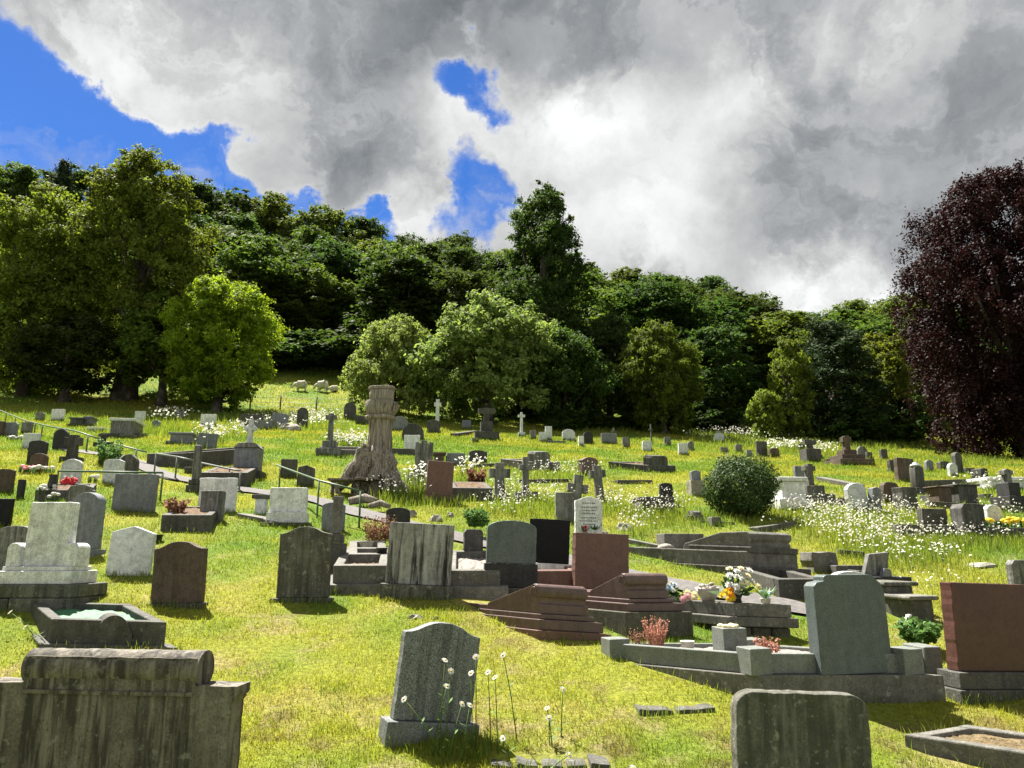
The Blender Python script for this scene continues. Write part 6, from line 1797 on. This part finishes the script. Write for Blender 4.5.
# ------------------------------------------------------------------ turf
def blades(x, y, h, w, col, g, lean=.45, curve=True):
    n = len(x); z = ground(x, y)
    a = g.uniform(0, 2 * math.pi, n); b = g.uniform(0, 2 * math.pi, n); l = g.uniform(.1, 1, n) * lean * h
    P = np.stack([x, y, z - .012], 1)
    side = np.stack([np.cos(a), np.sin(a), np.zeros(n)], 1) * (w * .5)[:, None]
    mid = P + np.stack([np.cos(b) * l * .35, np.sin(b) * l * .35, h * .6], 1)
    tip = P + np.stack([np.cos(b) * l, np.sin(b) * l, h], 1)
    V = np.stack([P - side, P + side, mid + side * .75, tip, mid - side * .75], 1).reshape(-1, 3)
    base = np.arange(n)[:, None] * 5
    F4 = base + np.array([0, 1, 2, 4]); F3 = base + np.array([4, 2, 3])
    return V, F4, F3, np.repeat(col, 5, 0)
def blades_mesh(name, parts, m, label):
    V = []; F4 = []; F3 = []; Cc = []; k = 0
    for (v, f4, f3, c) in parts:
        V.append(v); F4.append(f4 + k); F3.append(f3 + k); Cc.append(c); k += len(v)
    V = np.concatenate(V); F4 = np.concatenate(F4); F3 = np.concatenate(F3); Cc = np.concatenate(Cc)
    me = bpy.data.meshes.new(name)
    me.vertices.add(len(V)); me.vertices.foreach_set('co', V.astype(np.float32).ravel())
    nl = len(F4) * 4 + len(F3) * 3
    me.loops.add(nl); me.loops.foreach_set('vertex_index', np.concatenate([F4.ravel(), F3.ravel()]).astype(np.int32))
    me.polygons.add(len(F4) + len(F3))
    me.polygons.foreach_set('loop_start', np.concatenate([np.arange(len(F4)) * 4, len(F4) * 4 + np.arange(len(F3)) * 3]).astype(np.int32))
    me.update(calc_edges=True)
    a = me.color_attributes.new('tint', 'FLOAT_COLOR', 'POINT')
    c4 = np.ones((len(V), 4), np.float32); c4[:, :3] = Cc; a.data.foreach_set('color', c4.ravel())
    o = link_mesh(name, me, m); o['kind'] = 'stuff'; tag(o, label, None)
    return o
M['grass'] = leafmat('grass_blades', (1, 1, 1), .45, .6, .25, tcol=(1.25, 1.2, .6))
g = np.random.default_rng(5)
def lawn_points(n, d0, d1):
    d = d0 * (d1 / d0) ** g.uniform(0, 1, n)                        # even cover in the picture: density falls with distance squared
    x = g.uniform(-1, 1, n) * (.78 * d + 1.2)
    k = ~blocked(x, d)
    return x[k], d[k]
x, y = lawn_points(820000, 3.6, 80)
bm_ = bare_mask(x, y); kk = g.uniform(0, 1, len(x)) > bm_ * .88
x, y = x[kk], y[kk]
sc = np.maximum(1, y / 7.0)
clump = fbm(x, y, .22, 53)
tone = lawn_tint(x, y) * g.uniform(.7, 1.3, len(x))[:, None] * (.62 + .76 * clump)[:, None]
tuft = fbm(x, y, .5, 31)
h = (.014 + .030 * np.clip(tuft * 1.8 - .4, 0, 1) + .022 * clump) * g.uniform(.6, 1.3, len(x)) * sc ** .55
w = .0055 * sc ** .95
parts = [blades(x, y, h, w, tone, g, .8)]
tx, ty = lawn_points(260000, 3.6, 16)                               # dead thatch lying flat on the worn patches
kk = bare_mask(tx, ty) * .9 + .05 > g.uniform(0, 1, len(tx)); tx, ty = tx[kk], ty[kk]
tt_ = g.uniform(0, 1, len(tx))[:, None]
th_ = (np.array([.36, .28, .15]) * (1 - tt_) + np.array([.14, .10, .06]) * tt_) * g.uniform(.6, 1.2, len(tx))[:, None]
parts.append(blades(tx, ty, g.uniform(.012, .024, len(tx)), .005 * np.maximum(1, ty / 7), th_, g, 3.0))
blades_mesh('lawn_grass', parts, M['grass'], 'short sunlit lawn grass between the graves, mottled with straw and bare soil')
# longer grass: in the flower drifts, along the bank, and round the foot of each grave
tall = np.array(TALL)
LONG = [(820, 446, 110, 6, 2600, .7), (740, 434, 60, 4, 900, .6), (560, 512, 70, 10, 900, .3), (150, 431, 50, 7, 1400, .6), (425, 497, 50, 14, 1400, .35), (690, 522, 60, 9, 900, .25), (300, 420, 60, 12, 1600, .5), (985, 545, 60, 8, 1000, .3), (900, 555, 60, 14, 1400, .3), (960, 462, 70, 5, 1000, .5), (1000, 575, 40, 16, 300, .14),
        (445, 616, 22, 8, 260, .12), (470, 750, 50, 14, 900, .14), (110, 600, 30, 8, 120, .08), (330, 690, 20, 6, 160, .09), (630, 585, 40, 8, 200, .1), (740, 520, 60, 6, 400, .2), (230, 420, 40, 8, 900, .6), (500, 436, 40, 4, 300, .4), (600, 428, 60, 5, 800, .6), (400, 410, 60, 6, 700, .5), (60, 415, 60, 8, 900, .5)]
LX = [tall[:, 0]]; LY = [tall[:, 1]]; LH = [tall[:, 2]]
for (cx, cy, rx, ry, n, hh) in LONG:
    q = []
    for _ in range(n):
        a = g.uniform(0, 6.283); u = math.sqrt(g.uniform(0, 1)) * (1 + .2 * g.normal())
        p, s = at(cx + rx * u * math.cos(a), cy + ry * u * math.sin(a)); q.append((p.x, p.y))
    q = np.array(q); LX.append(q[:, 0]); LY.append(q[:, 1]); LH.append(hh * .62 * g.uniform(.45, 1.2, n))
for f in FOOT:                                                      # untrimmed fringe round the stones
    if f[2] is None:
        Mx = f[4]; x0, x1, y0, y1 = f[5]
        n = int(90 * (x1 - x0 + y1 - y0)); u = g.uniform(0, 1, n); sd_ = g.integers(0, 4, n)
        lx = np.where(sd_ == 0, x0 + (x1 - x0) * u, np.where(sd_ == 1, x0, np.where(sd_ == 2, x1, x0 + (x1 - x0) * u)))
        ly = np.where(sd_ == 0, y0, np.where(sd_ == 3, y1, y0 + (y1 - y0) * u))
        lx = lx + g.normal(0, .025, n); ly = ly + g.normal(0, .025, n)
        X = Mx[0][3] + Mx[0][0] * lx + Mx[0][1] * ly; Y = Mx[1][3] + Mx[1][0] * lx + Mx[1][1] * ly
    else:
        n = int(150 * (f[2] * 2 + .1)); c, s = math.cos(f[5]), math.sin(f[5])
        lx = g.uniform(-f[2] - .03, f[2] + .03, n); ly = np.where(g.uniform(0, 1, n) < .75, f[3] - np.abs(g.normal(0, .02, n)), f[4] + .03)
        X = f[0] + c * lx - s * ly; Y = f[1] + s * lx + c * ly
    LX.append(X); LY.append(Y); LH.append(.10 * g.uniform(.3, 1.25, len(X)) * np.maximum(1, Y / 12) ** .7)
# scattered coarse tufts over the lawn
tx, ty = lawn_points(700, 4, 45)
for a, b in zip(tx, ty):
    n = 16; r = .05 * max(1, b / 10)
    LX.append(a + g.normal(0, r, n)); LY.append(b + g.normal(0, r, n)); LH.append(.075 * g.uniform(.4, 1.2, n) * max(1, b / 10) ** .6)
LX = np.concatenate(LX); LY = np.concatenate(LY); LH = np.concatenate(LH)
k = ~blocked(LX, LY); LX, LY, LH = LX[k], LY[k], LH[k]
tone = (np.array([.12, .20, .03]) + np.array([.10, .07, .02]) * g.uniform(0, 1, len(LX))[:, None]) * g.uniform(.65, 1.25, len(LX))[:, None]
blades_mesh('long_grass', [blades(LX, LY, LH, .006 * np.maximum(1, LY / 7.5), tone, g, .5)], M['grass'], 'longer uncut grass round the graves, in the flower drifts and on the bank')
# yellow flowering clump
p_, s_ = at(1010, 528)
flower_tufts(p_, 60, .55, .05, 'petal_yellow', 'low clump of yellow flowers beside the pale rounded headstone', name='yellow_flower_clump', stem=.12)
for o in scene.objects:
    if o.get('_h') is not None: del o['_h']; del o['_w']
